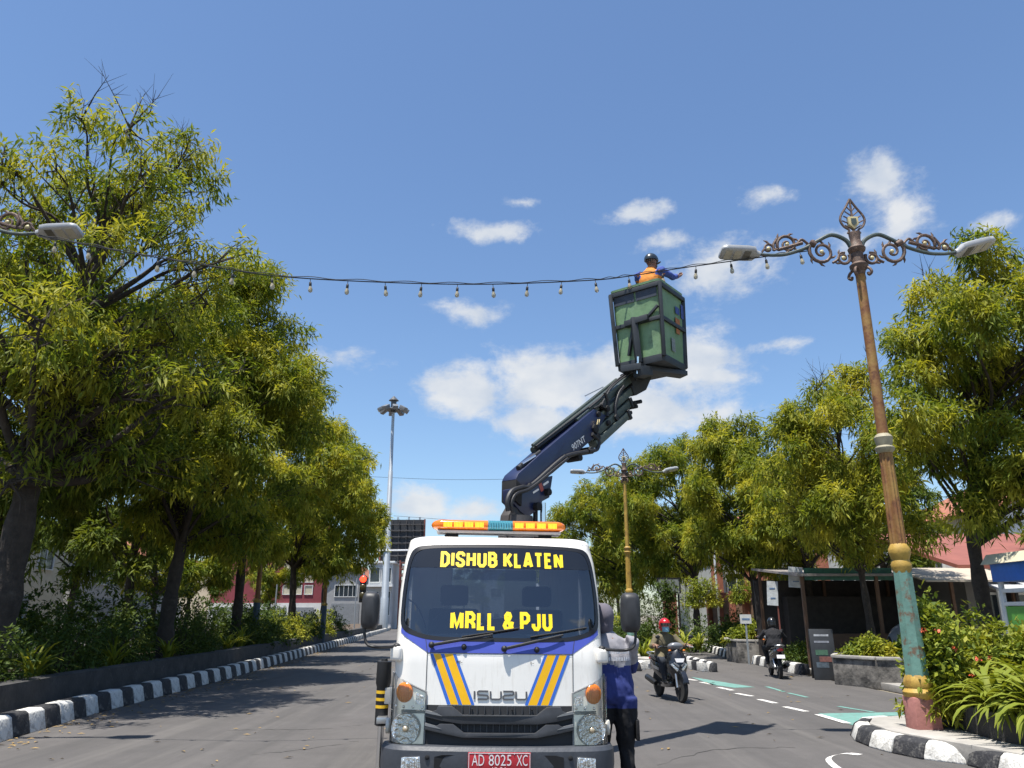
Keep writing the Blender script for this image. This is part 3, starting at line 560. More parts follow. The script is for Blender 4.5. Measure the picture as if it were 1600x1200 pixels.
def street_lamp(label, loc, rz, z0=.2, head_tilt=(4, 16), clean=False, plinth=True):
    root = thing('street_lamp', label, 'street lamp', loc, rz, 'ornate lamps along the road')
    Y = 10.6; Z = lambda py: ZY(py, Y)
    shaft = yellowp if clean else rusty
    if plinth:
        mb = MB(); mb.prism([(-.16, -.16), (.16, -.16), (.185, 0), (.16, .16), (-.16, .16), (-.185, 0)], lambda u, v, k: (u, v, Z(1088) if k == 0 else z0-.05)); mb.build('plinth', pinkst, root, bevel=.02)
    mb = MB(); mb.lathe([(.16, Z(1092)), (.195, Z(1087)), (.2, Z(1081)), (.165, Z(1075)), (.18, Z(1068)), (.165, Z(1061)), (.14, Z(1054))], 20); mb.build('base_ring', yellowp, root, smooth=True)
    mb = MB(); mb.lathe([(.148, Z(1058)), (.142, Z(1040)), (.128, Z(960)), (.118, Z(892))], 8); mb.build('lower_shaft', teal, root, smooth=True, ang=25)
    mb = MB(); mb.lathe([(.11, Z(896)), (.128, Z(887)), (.132, Z(882)), (.108, Z(875)), (.135, Z(866)), (.14, Z(858)), (.1, Z(850))], 18); mb.build('shaft_cup', yellowp, root, smooth=True)
    prof = []; n = 24
    b = MB(); secs = []
    for z, r in ((Z(853), .104), (Z(780), .096), (Z(704), .088)):
        secs.append([(r*(1 if k % 2 == 0 else .86)*math.cos(2*math.pi*k/n), r*(1 if k % 2 == 0 else .86)*math.sin(2*math.pi*k/n), z) for k in range(n)])
    b.loft(secs); b.build('fluted_shaft', shaft, root, smooth=True, ang=20)
    mb = MB(); mb.lathe([(.09, Z(708)), (.125, Z(704)), (.13, Z(700)), (.1, Z(697)), (.115, Z(690)), (.125, Z(684)), (.1, Z(680)), (.075, Z(678))], 18); mb.build('collar', mat('collar_pale', (.3, .27, .18), .6, var=.2, scale=8, extra=[((.12, .06, .03), 5, .52, .66, .7)]) if not clean else yellowp, root, smooth=True)
    mb = MB(); mb.lathe([(.075, Z(682)), (.07, Z(560)), (.066, Z(418))], 14); mb.build('upper_shaft', shaft, root, smooth=True)
    mb = MB(); mb.lathe([(.07, Z(430)), (.085, Z(424)), (.13, Z(419)), (.135, Z(415)), (.09, Z(411)), (.085, Z(396)), (.12, Z(393)), (.13, Z(389)), (.09, Z(385)), (.075, Z(375)), (.085, Z(368)), (.085, Z(364)), (.03, Z(362))], 18); mb.build('head_collar', bronze, root, smooth=True)
    for a in range(4):                                             # little curled brackets under the collar
        an = math.pi/4+a*math.pi/2; d = Vector((math.cos(an), math.sin(an), 0)); pts = [d*(.07+.0)+Vector((0, 0, Z(418))), d*.15+Vector((0, 0, Z(424))), d*.17+Vector((0, 0, Z(430))), d*.13+Vector((0, 0, Z(433))), d*.12+Vector((0, 0, Z(429)))]
        mb = MB(); mb.tube(spl(pts, 4), .022, 6); mb.build('bracket', bronze, root, smooth=True)
    zf = lambda zy: Z(290+.3125*zy); sx = .00308
    # leaf finial with openwork veins and a shield
    b = MB(); o_l = [(0, 68), (-25, 110), (-52, 150), (-57, 178), (-44, 205), (-22, 222), (-30, 240)]
    for sg in (1, -1):
        b.tube(spl([(sg*x*sx*1.05, 0, zf(y)) for x, y in o_l], 4), .018, 6)
        for j in range(5):
            y = 100+j*23; wd = (10+ (y-70)*.42) if y < 172 else 40; b.tube([(0, 0, zf(y+30)), (sg*wd*sx, 0, zf(y+6))], .011, 5)
    b.tube([(0, 0, zf(70)), (0, 0, zf(244))], .016, 6); fin = b.build('leaf_finial', bronze, root, smooth=True)
    b = MB(); b.prism([(-24*sx, zf(160)), (24*sx, zf(160)), (24*sx, zf(198)), (0, zf(222)), (-24*sx, zf(198))], lambda u, v, k: (u, -.04 if k == 0 else .04, v)); b.build('shield', gold, fin, bevel=.006)
    b = MB(); b.prism([(-13*sx, zf(170)), (13*sx, zf(170)), (13*sx, zf(193)), (0, zf(207)), (-13*sx, zf(193))], lambda u, v, k: (u, -.046 if k == 0 else -.041, v)); b.build('shield_emblem', armpaint, fin)
    for sg, tilt in ((-1, head_tilt[0]), (1, head_tilt[1])):
        A = lambda dx, zy: (sg*dx*sx, 0, zf(zy))
        path = spl([A(22, 318), A(48, 272), A(115, 246), A(185, 275), A(255, 312), A(345, 340), A(415, 345), A(480, 340)], 6)
        b = MB(); b.tube(path, [.034-.01*i/len(path) for i in range(len(path))], 9); arm = b.build('arm', armpaint, root, smooth=True)
        def curl(cx, cy, r0, r1, a0, turns, rad, lead=None, leaves=5):
            pts = spiral(cx, 0, r0, r1, a0, turns); pts = [(x, y) for x, y in pts]
            P = [Vector((sg*x*sx, 0, zf(cy)+y*sx*1.06)) for x, y in pts]
            if lead: P = [Vector(A(*l)) for l in lead]+P
            q = len(P); b = MB(); b.tube(P, [rad*(1-.45*i/(q-1)) for i in range(q)], 7)
            for j in range(leaves):
                i = int((j+.5)*q*.6/leaves); t = (P[min(i+1, q-1)]-P[i]); t.normalize(); nn = Vector((t.z, 0, -t.x)); c0 = Vector((sg*cx*sx, 0, zf(cy))); nn = nn if nn.dot(P[i]-c0) > 0 else -nn
                b.tube([P[i], P[i]+nn*.05+t*.03, P[i]+nn*.075+t*.075], [.022, .018, .004], 5)
            b.ell((sg*cx*sx, 0, zf(cy)), (.034, .03, .034), 8, 6, mi=1)
            b.build('scroll', [bronze, gold], root, smooth=True)
        curl(172, 330, 66, 12, R(60), -1.6, .03, None, 6)                      # big scroll under the arm
        curl(70, 362, 34, 8, R(150), 1.35, .026, None, 3)                       # small curl against the shaft
        b = MB(); b.tube(spl([A(125, 385), A(100, 370), A(85, 340), A(60, 335)], 4), .02, 6); b.build('scroll_link', bronze, root, smooth=True)
        curl(338, 292, 52, 10, R(-30), 1.5, .028, [(262, 285)], 6)              # scroll above the arm
        curl(432, 312, 26, 8, R(200), -1.2, .022, [(385, 262), (405, 290)], 3)
        b = MB(); b.tube(spl([A(235, 290), A(262, 268), A(280, 280), A(300, 300)], 4), .02, 6); b.build('scroll_link', bronze, root, smooth=True)
        b = MB(); b.lathe([(.045, -.05), (.052, 0), (.045, .05)], 10, A(212, 290), Matrix.Rotation(R(60)*sg, 3, 'Y')); b.build('arm_clamp', bronze, root, smooth=True)
        # LED lantern
        o0 = Vector(A(478, 340)); rot = Matrix.Rotation(-sg*R(tilt), 3, 'Y') @ Matrix.Rotation(R(-10), 3, 'X'); F = lambda x, y, z: o0+rot @ Vector((sg*x, y, z))
        b = MB(); secs = []
        for x, wd, h in ((.0, .05, .04), (.05, .06, .05), (.09, .14, .075), (.2, .155, .085), (.5, .155, .075), (.57, .14, .06), (.6, .11, .035)):
            secs.append([F(x, y, z) for y, z in ((-wd, -.02), (-wd*.97, h*.5), (-wd*.55, h), (wd*.55, h), (wd*.97, h*.5), (wd, -.02), (wd*.9, -.035), (-wd*.9, -.035))])
        b.loft(secs); hd = b.build('lantern', lampgrey, arm, smooth=True, ang=50)
        for j in range(3):
            b = MB(); x0 = .15+j*.14; b.prism([(x0, -.11), (x0+.1, -.11), (x0+.1, .11), (x0, .11)], lambda u, v, k: F(u, v, -.044 if k == 0 else -.03)); b.build('lens', lampled if j else lampdark, arm)
    return root
street_lamp('tall rusty yellow ornate lamp with pink plinth and teal lower shaft on near separator', (5.24, 10.6, 0), R(-1), .2)
street_lamp('ornate twin lamp standing in the median bed by the thick forked tree', (-8.3, 9.85, 0), R(4), .56, (10, 6))
street_lamp('clean yellow ornate lamp on the far separator, right behind the truck mirror', (4.32, 29.3, 0), R(-3), .25, (4, 12), True)
# bare slim lamp columns seen between the median trees
for px, Y, top, lb in ((400, 29.5, 6.6, 'slim rusty lamp column among the median trees'), (368+138, 40.5, 6.8, 'slim dark lamp column behind the median hedge')):
    p = AT(px, 960, Y); t = thing('lamp_column', lb, 'lamp post', (p.x, Y, 0), 0, 'slim columns in the median')
    mb = MB(); mb.lathe([(.14, 0), (.13, 2.0), (.1, 2.05)], 10); mb.build('lower_shaft', mat('blue_grey_paint', (.04, .06, .08), .6), t, smooth=True)
    mb = MB(); mb.lathe([(.1, 2.0), (.08, 4.4), (.06, top)], 10); mb.build('upper_shaft', rusty, t, smooth=True)
    mb = MB(); mb.lathe([(.1, 2.0), (.15, 2.05), (.15, 2.12), (.09, 2.18)], 12); mb.build('collar', yellowp, t, smooth=True)
# ------------------------------------------------------------------ string lights across the road
sl = thing('string_light', 'string of clear bulbs on a black cable hung across the road between two lamps', 'string light', (0, 0, 0))
wire_m = mat('black_cable', (.02, .02, .022), .6)
WP = [AT(1262, 392, 10.6), AT(1180, 403, 10.65), AT(1070, 418, 10.75), AT(985, 431, 10.75), AT(920, 438, 10.7), AT(760, 444, 10.45), AT(600, 441, 10.2), AT(430, 431, 9.95), AT(300, 411, 9.75), AT(180, 391, 9.8), AT(60, 368, 9.85)]
WS = spl(WP, 16); mb = MB(); mb.tube(WS, .009, 5); mb.tube([p+Vector((0, 0, .02+.012*math.sin(i*.9))) for i, p in enumerate(WS)], .006, 5); mb.build('cable', wire_m, sl, smooth=True)
bulbg = glassmat('bulb_glass', (.92, .9, .84), .12)
bm_s = MB(); bm_s.tube([(0, 0, 0), (0, 0, -.075)], .006, 5); bm_s.lathe([(.012, -.06), (.022, -.075), (.024, -.125), (.02, -.135)], 10); sock_me = bm_s.mesh('socket', black, smooth=True)
bm_b = MB(); bm_b.lathe([(.016, -.13), (.022, -.15), (.034, -.185), (.038, -.21), (.032, -.235), (.014, -.25), (.002, -.254)], 12); bulbg = mat('bulb_pale', (.62, .55, .40), .12, var=.08, scale=40); bulbg.node_tree.nodes['Principled BSDF'].inputs['Transmission Weight'].default_value = .6; bulb_me = bm_b.mesh('bulb', bulbg, smooth=True)
bm_f = MB(); bm_f.tube([(0, 0, -.13), (.008, 0, -.17), (-.008, 0, -.2), (0, 0, -.22)], .004, 5); fil_me = bm_f.mesh('filament', mat('filament', (.75, .6, .3), .4), smooth=True)
acc_s = 0; nxt = .12; rr = random.Random(4)
for a, b2 in zip(WS, WS[1:]):
    L = (b2-a).length
    while nxt <= acc_s+L:
        p = a.lerp(b2, (nxt-acc_s)/L); q = link('bulb', bulb_me, sl); q.location = p; q.scale = (.85, .85, .85); q.rotation_euler = (rr.uniform(-.12, .12), rr.uniform(-.12, .12), 0)
        link('socket', sock_me, q); link('filament', fil_me, q); nxt += .525
    acc_s += L
# ================================================================== CRANE TRUCK
white = mat('truck_white', (.80, .77, .71), .32, var=.03, scale=3, coat=.5, extra=[((.45, .41, .35), 2.2, .56, .78, .4), ((.5, .46, .39), 7, .54, .74, .4, (5, 5, .5)), ((.2, .18, .16), 60, .68, .74, .5)])
bluep = mat('truck_blue', (.055, .075, .36), .35, var=.08, coat=.4)
dblue = mat('decal_blue', (.035, .14, .55), .4, var=.06)
dyel = mat('decal_yellow', (.86, .46, .002), .4, var=.06)
lyel = mat('lettering_yellow', (.86, .60, .002), .5, var=.03)
grillm = mat('grille_plastic', (.032, .034, .038), .5, var=.25, scale=10, extra=[((.12, .11, .1), 6, .6, .75, .35)])
bumpm = mat('bumper_plastic', (.05, .055, .065), .5, var=.2, scale=6, bump=.1, extra=[((.16, .145, .125), 4, .58, .75, .35)])
darkm = mat('dark_void', (.008, .008, .009), .8)
amber = mat('amber_lens', (.75, .2, .012), .2, var=.1, scale=60, coat=.5)
refl = mat('reflector', (.95, .92, .86), .13, metal=.85, var=.08, scale=38, bump=1.0, bscale=34)
glass = glassmat('windscreen_glass', (.42, .46, .5), .13)
lensg = glassmat('lamp_glass', (.97, .97, .96), .015)
silver = mat('letter_silver', (.10, .10, .105), .45, metal=.2, var=.05)
TT = Vector((-.11, 6.62, 0)); TRZ = R(3.0); TRY = R(.8)
truck = thing('crane_truck', 'white crane truck with blue band, yellow stripes, amber light bar and raised green basket', 'truck', TT)
truck.rotation_euler = (0, TRY, TRZ)
TM = Matrix.Translation(TT) @ (Matrix.Rotation(TRZ, 4, 'Z') @ Matrix.Rotation(TRY, 4, 'Y')); TI = TM.inverted()
def interp(z, tab):
    if z <= tab[0][0]: return tab[0][1]
    for (a, p), (b, q) in zip(tab, tab[1:]):
        if z <= b: t = (z-a)/(b-a); return p+(q-p)*t
    return tab[-1][1]
RC = .16
def S(u, z, off=0.0):
    f = interp(z, [(.3, .0), (.6, 0.0), (.9, .03), (1.3, .06), (1.39, .09), (1.6, .16), (1.9, .29), (2.2, .43), (2.3, .52)])
    hw = interp(z, [(.3, .86), (1.3, .872), (1.8, .878), (2.05, .862), (2.2, .835)]); fl = hw-RC; s = 1 if u >= 0 else -1; a = abs(u)
    if a <= fl: x = a; y = f+.05*(a/fl)**2; n = Vector((s*.1*a, -1, 0)).normalized()
    else:
        t = min((a-fl)/RC, math.pi/2); x = fl+RC*math.sin(t); y = f+.05+RC*(1-math.cos(t)); n = Vector((s*math.sin(t), -math.cos(t), 0))
        if (a-fl)/RC > math.pi/2: y += a-fl-RC*math.pi/2
    return Vector((s*x, y, z))+n*off
UE = .71+RC*math.pi/2
us = [-(UE+1.35)]+[-(UE+d) for d in (.9, .45, .0)]+[-UE+.25*i/8 for i in range(1, 9)]
us = us+[-.71+1.42*i/14 for i in range(15)]+[-x for x in reversed(us)]
us = sorted(set(round(x, 4) for x in us))
ol = [(0, 1.39), (.3, 1.391), (.55, 1.397), (.70, 1.425), (.80, 1.47), (.848, 1.54), (.853, 1.72), (.838, 1.95), (.81, 2.085), (.765, 2.15), (.66, 2.18), (.35, 2.192), (0, 2.196)]
half = [tuple(p[:2]) for p in spl([(*p, 0) for p in ol], 4)]
OUT = half+[(-u, z) for u, z in reversed(half[1:-1])]
CZ = 1.80
def scaled(k): return [(u*k, CZ+(z-CZ)*(1-(1-k)*1.6)) for u, z in OUT]
def rect_hit(u, z, zb=1.36, zt=2.22):
    du, dz = u, z-CZ; t = 1e9
    if abs(du) > 1e-6: t = min(t, UE/abs(du))
    if dz > 1e-6: t = min(t, (zt-CZ)/dz)
    if dz < -1e-6: t = min(t, (zb-CZ)/dz)
    return du*t, CZ+dz*t
b = MB()
b.grid([[S(u, z) for u in us] for z in (.60, .7, .8, .9, 1.0, 1.1, 1.2, 1.3, 1.36)])          # lower shell
rows = []
ro = [rect_hit(u, z) for u, z in OUT]
for k in (0, .35, .7, 1.0): rows.append([S(a+(c-a)*k, bz+(d-bz)*k) for (a, bz), (c, d) in zip(ro, OUT)])
rows = [r+[r[0]] for r in rows]; rows.append([p+Vector((0, .03, 0)) for p in rows[-1]])
b.grid(rows)                                                                          # frame of the windscreen
for sg in (-1, 1):                                                                    # upper sides
    b.grid([[S(sg*u, z) for u in (UE, UE+.15)] for z in (1.36, 1.5, 1.8, 2.05, 2.22)]); b.grid([[S(sg*u, z) for u in (UE+.15, UE+1.0)] for z in (1.36, 1.42)]); b.grid([[S(sg*u, z) for u in (UE+.15, UE+1.0)] for z in (2.1, 2.22)]); b.grid([[S(sg*u, z) for u in (UE+1.0, UE+1.35)] for z in (1.36, 1.8, 2.22)])
def outline(z, ins, zz):
    pts = []
    for u in us:
        p = S(u, z); c = Vector((0, .95, 0)); d = Vector((p.x, p.y-.95, 0)); L = d.length; q = Vector((0, .95, 0))+d*(1-ins/L); pts.append(Vector((q.x, q.y, zz)))
    return pts
rf = [outline(2.22, 0, 2.22), outline(2.22, .012, 2.245), outline(2.22, .04, 2.262), outline(2.22, .1, 2.275), outline(2.22, .3, 2.288), outline(2.22, .6, 2.292)]
b.grid(rf); b.add(rf[-1], [tuple(range(len(rf[-1])))])
yb = S(us[0], 1).y
b.add([(-.86, yb, .6), (.86, yb, .6), (.86, yb, 1.5), (-.86, yb, 1.5)], [(0, 1, 2, 3)]); b.add([(-.86, yb, 2.05), (.86, yb, 2.05), (.82, yb, 2.29), (-.82, yb, 2.29)], [(0, 1, 2, 3)])
b.add([(-.86, yb, 1.5), (-.45, yb, 1.5), (-.45, yb, 2.05), (-.86, yb, 2.05)], [(0, 1, 2, 3)]); b.add([(.86, yb, 1.5), (.45, yb, 1.5), (.45, yb, 2.05), (.86, yb, 2.05)], [(0, 1, 2, 3)])
cab = b.build('cab', white, truck, smooth=True, ang=35)
def ringpatch(name, k0, k1, off, m, parent=truck, off2=None):
    A, B = scaled(k0), scaled(k1); b = MB(); r0 = [S(u, z, off) for u, z in A]; r1 = [S(u, z, off if off2 is None else off2) for u, z in B]; b.grid([r0+[r0[0]], r1+[r1[0]]]); return b.build(name, m, parent, smooth=True)
def halfw(z):
    best = 0
    for (u0, z0), (u1, z1) in zip(half, half[1:]):
        if min(z0, z1)-1e-9 <= z <= max(z0, z1)+1e-9: best = max(best, max(u0, u1) if abs(z1-z0) < 1e-6 else u0+(u1-u0)*(z-z0)/(z1-z0))
    return best
seal = ringpatch('windscreen_seal', 1.012, .965, .006, mat('seal_rubber', (.01, .01, .011), .35), truck)
b = MB(); zs = [1.392, 1.40, 1.42, 1.45, 1.5, 1.56, 1.65, 1.75, 1.85, 1.95, 2.05, 2.12, 2.16, 2.185, 2.194]
b.grid([[S(halfw(z)*t, z, .002) for t in np.linspace(-1, 1, 25)] for z in zs]); ws = b.build('windscreen', glass, truck, smooth=True)
b = MB(); zs = [1.99, 2.03, 2.08, 2.12, 2.16, 2.185]; b.grid([[S(halfw(z)*t*.985, z, .0045) for t in np.linspace(-1, 1, 25)] for z in zs]); b.build('sun_strip', mat('tint_film', (.012, .014, .018), .12, var=.1, coat=.3), ws, smooth=True)
fnS = lambda u0, z0, off: (lambda x, y: S(u0+x, z0+y, off))
GLY = {'D': [[(0, 0), (0, 1), (.55, 1), (1, .8), (1, .2), (.55, 0), (0, 0)]], 'I': [[(.0, 0), (.0, 1)]], 'S': [[(1, .74), (1, .88), (.75, 1), (.25, 1), (0, .86), (0, .68), (.2, .55), (.8, .42), (1, .3), (1, .13), (.75, 0), (.25, 0), (0, .12), (0, .27)]], 'H': [[(0, 0), (0, 1)], [(1, 0), (1, 1)], [(0, .52), (1, .52)]], 'U': [[(0, 1), (0, .16), (.28, 0), (.72, 0), (1, .16), (1, 1)]],
 'B': [[(0, 0), (0, 1), (.65, 1), (.93, .86), (.93, .66), (.7, .54), (.1, .54)], [(.6, .54), (1, .4), (1, .14), (.68, 0), (0, 0)]], 'K': [[(0, 0), (0, 1)], [(.98, 1), (.2, .42)], [(.36, .55), (1.04, 0)]], 'L': [[(0, 1), (0, 0), (1, 0)]], 'A': [[(-.05, 0), (.42, 1), (.58, 1), (1.05, 0)], [(.2, .24), (.8, .24)]], 'T': [[(-.05, 1), (1.05, 1)], [(.5, 0), (.5, 1)]], 'E': [[(1, 1), (0, 1), (0, 0), (1, 0)], [(0, .52), (.85, .52)]], 'N': [[(0, 0), (0, 1)], [(0, 1), (1, 0)], [(1, 0), (1, 1)]],
 'M': [[(0, 0), (0, 1)], [(.05, 1), (.5, .1), (.95, 1)], [(1, 1), (1, 0)]], 'R': [[(0, 0), (0, 1), (.68, 1), (1, .84), (1, .62), (.7, .47), (.05, .47)], [(.6, .47), (1, .25), (1.02, 0)]], 'P': [[(0, 0), (0, 1), (.68, 1), (1, .84), (1, .58), (.68, .42), (.05, .42)]], 'J': [[(1, 1), (1, .16), (.72, 0), (.28, 0), (0, .16), (0, .34)]], '&': [[(1.08, 0), (.22, .66), (.2, .86), (.42, 1), (.68, .98), (.8, .82), (.66, .64), (.16, .4), (.0, .2), (.2, 0), (.62, 0), (.95, .22), (1.05, .46)]]}
def heavy(txt, u0, z0, h, total, th, off, m, parent):
    """heavy condensed block lettering laid on the glass, one mesh per letter"""
    wid = {'I': .0, 'M': 1.45, '&': 1.1, 'L': .8, 'E': .82, 'J': .85, 'T': .95, 'A': 1.0}
    adv = [(.5 if c == ' ' else wid.get(c, 1.0)) for c in txt]; ng = len(txt)-1; gapw = .013
    inner = total-ng*gapw-th*sum(c != ' ' for c in txt); unit = inner/sum(adv); x = u0-total/2
    for c, a in zip(txt, adv):
        if c == ' ': x += a*unit+gapw; continue
        W = a*unit; b = MB(); k = 0
        for pl in GLY[c]:
            P = [Vector((x+th/2+u*W, z0-h/2+th*.42+v*(h-th*.84))) for u, v in pl]; n = len(P); closed = (P[0]-P[-1]).length < 1e-6; L_, R_ = [], []
            for i in range(n):
                d0 = (P[i]-P[i-1]).normalized() if i > 0 else ((P[0]-P[-2]).normalized() if closed else (P[1]-P[0]).normalized())
                d1 = (P[i+1]-P[i]).normalized() if i < n-1 else ((P[1]-P[0]).normalized() if closed else d0)
                n0, n1_ = Vector((-d0.y, d0.x)), Vector((-d1.y, d1.x)); mt = (n0+n1_); mt = mt.normalized() if mt.length > .2 else n0; s_ = min(1.6, 1/max(.35, mt.dot(n0)))
                ex = Vector((0, 0))
                if not closed and i == 0: ex = -d1*(th*.42 if abs(d1.x) < .2 and False else 0)
                L_.append(P[i]+mt*th/2*s_+ex); R_.append(P[i]-mt*th/2*s_+ex)
            o_ = off+k*.0006; k += 1; b.grid([[S(*p, o_) for p in L_], [S(*p, o_) for p in R_]])
        me = bpy.data.meshes.new('letter'); me.from_pydata(b.v, [], b.f); finish(me, m); link('letter', me, parent); x += W+th+gapw
heavy('DISHUB KLATEN', .012, 2.064, .136, 1.09, .0275, .008, lyel, ws)
heavy('MRLL & PJU', .008, 1.547, .146, .86, .030, .008, lyel, ws)
# blue band under the glass
b = MB(); low = lambda u: 1.293 if abs(u) < .6 else 1.293+(abs(u)-.6)*.62
def gb(u):
    a = abs(u); z = 1.39
    for (u0, z0), (u1, z1) in zip(half, half[1:]):
        if u0 <= a <= u1: z = z0+(z1-z0)*(a-u0)/(u1-u0+1e-9); break
        if z1 > 1.56: break
    else: z = 1.5
    return z
bu = list(np.linspace(-.845, .845, 49)); b.grid([[S(u, low(u)+(max(gb(u)-.004, low(u)+.004)-low(u))*t, .004) for u in bu] for t in (0, .5, 1)]); b.build('blue_band', bluep, truck, smooth=True)
gap = mat('panel_gap', (.03, .03, .03), .8)
def gapline(p, q, w=.005, n=8):
    b = MB(); (u0, z0), (u1, z1) = p, q; d = Vector((u1-u0, z1-z0)).normalized(); nn = Vector((-d.y, d.x))*w/2
    b.grid([[S(u0+(u1-u0)*t-nn.x, z0+(z1-z0)*t-nn.y, .0055), S(u0+(u1-u0)*t+nn.x, z0+(z1-z0)*t+nn.y, .0055)] for t in np.linspace(0, 1, n)]); b.build('panel_gap', gap, truck)
gapline((-.597, .9), (-.6, 1.292)); gapline((.597, .9), (.6, 1.292)); gapline((-.6, 1.2905), (.6, 1.2905), .004, 14); gapline((-.6, 1.294), (-.62, 1.40)); gapline((.6, 1.294), (.62, 1.40))
# striped decals
fr = [0, .13, .41, .55, .88, 1.0]
for sg in (-1, 1):
    for j in range(5):
        b = MB(); rows = []
        for t in np.linspace(0, 1, 6):
            z = 1.284-(1.284-.902)*t; xa = -.578+.157*t; wd = .214+.005*t
            rows.append([S(sg*-(-(xa+wd*fr[j])), z, .003) if False else S((xa+wd*fr[j])*(1 if sg < 0 else -1), z, .003), S((xa+wd*fr[j+1])*(1 if sg < 0 else -1), z, .003)])
        b.grid(rows); b.build('decal_stripe', dblue if j % 2 == 0 else dyel, truck)
# ISUZU letters as squared strokes
def strokes(name, letters, x0, zc, wl, h, gapx, th, off, m):
    x = x0
    for L in letters:
        W = wl if L != 'I' else th*1.1
        pth = {'I': [[(0, 0), (0, 1)]], 'S': [[(1, 1), (.12, 1), (0, .9), (0, .62), (.12, .52), (.88, .48), (1, .38), (1, .1), (.88, 0), (0, 0)]], 'U': [[(0, 1), (0, .15), (.15, 0), (.85, 0), (1, .15), (1, 1)]], 'Z': [[(0, 1), (.9, 1), (1, .9), (1, .65), (.88, .54), (.12, .48), (0, .36), (0, .1), (.1, 0), (1, 0)]]}[L]
        b = MB()
        for pl in pth:
            P = [Vector((x+u*(W-th) + (th/2 if L != 'I' else 0), zc-h/2+th/2+v*(h-th))) for u, v in pl]
            nrm = []
            for i in range(len(P)):
                d = (P[min(i+1, len(P)-1)]-P[max(i-1, 0)]).normalized(); nrm.append(Vector((-d.y, d.x)))
            for o1, o2 in ((.0, off),):
                fr_ = [S(*(p+n*th/2), off) for p, n in zip(P, nrm)]; bk = [S(*(p-n*th/2), off) for p, n in zip(P, nrm)]
                f0 = [S(*(p+n*th/2), 0) for p, n in zip(P, nrm)]; b0 = [S(*(p-n*th/2), 0) for p, n in zip(P, nrm)]
                k = len(P); b.add(fr_+bk+f0+b0, [(i, i+1, k+i+1, k+i) for i in range(k-1)]+[(i, 2*k+i, 2*k+i+1, i+1) for i in range(k-1)]+[(k+i, k+i+1, 3*k+i+1, 3*k+i) for i in range(k-1)]+[(0, k, 3*k, 2*k), (k-1, 3*k-1, 4*k-1, 2*k-1)])
        b.build(name, m, truck); x += W+gapx
strokes('letter', 'ISUZU', -.205, .975, .097, .072, .0060, .0125, .007, silver)
for u0, tx in ((-.335, '7F-'), (.262, '1-')):
    text_to('worn_lettering', tx, .02, .05 if len(tx) > 2 else .025, fnS(u0, 1.222, .004), mat('worn_letter', (.05, .05, .05), .6), truck, bold=.02)
# ---- grille
b = MB(); b.grid([[S(u, z, .004) for u in np.linspace(-.59, .59, 15)] for z in (.60, .75, .897)]); gr = b.build('grille', mat('grille_back', (.018, .019, .021), .7), truck)
def blade(poly, d0, d1, m, name, parent=gr, bev=.006):
    full = poly+[(-u, z) for u, z in reversed(poly) if abs(u) > 1e-6]
    b = MB(); b.prism(full, lambda u, v, k: S(u, v, d1 if k == 0 else d0)); return b.build(name, m, parent, bevel=bev)
blade([(0, .765), (-.31, .765), (-.46, .785), (-.588, .812), (-.588, .836), (-.505, .86), (-.49, .893), (-.38, .893), (-.293, .831), (0, .831)][::-1], .004, .045, grillm, 'grille_bar')
blade([(0, .668), (-.29, .668), (-.45, .695), (-.588, .72), (-.588, .74), (-.49, .752), (-.47, .765), (-.365, .765), (-.28, .703), (0, .703)][::-1], .004, .05, grillm, 'grille_bar')
for sg in (-1, 1):
    for z0 in (.842, .748):
        b = MB(); b.prism([(sg*.588, z0+.02), (sg*.588, z0), (sg*.455, z0-.022), (sg*.5, z0+.0)], lambda u, v, k: S(u, v, .052 if k == 0 else .01)); b.build('grille_fin', mat('fin_grey', (.16, .165, .17), .4, var=.1), gr)
for z0, z1, w_ in ((.835, .893, .36), (.705, .763, .3)):
    for j in range(13):
        u = -w_+2*w_*j/12; b = MB(); b.prism([(u-.004, z0), (u+.004, z0), (u+.004, z1), (u-.004, z1)], lambda a, v, k: S(a, v, .018 if k == 0 else .004)); b.build('grille_rib', grillm, gr)
for x in (-.22, -.06, .1, .26): 
    b = MB(); b.ell(S(x, .87, .012), (.008, .006, .008), 8, 5); b.build('clip', darkm, gr)
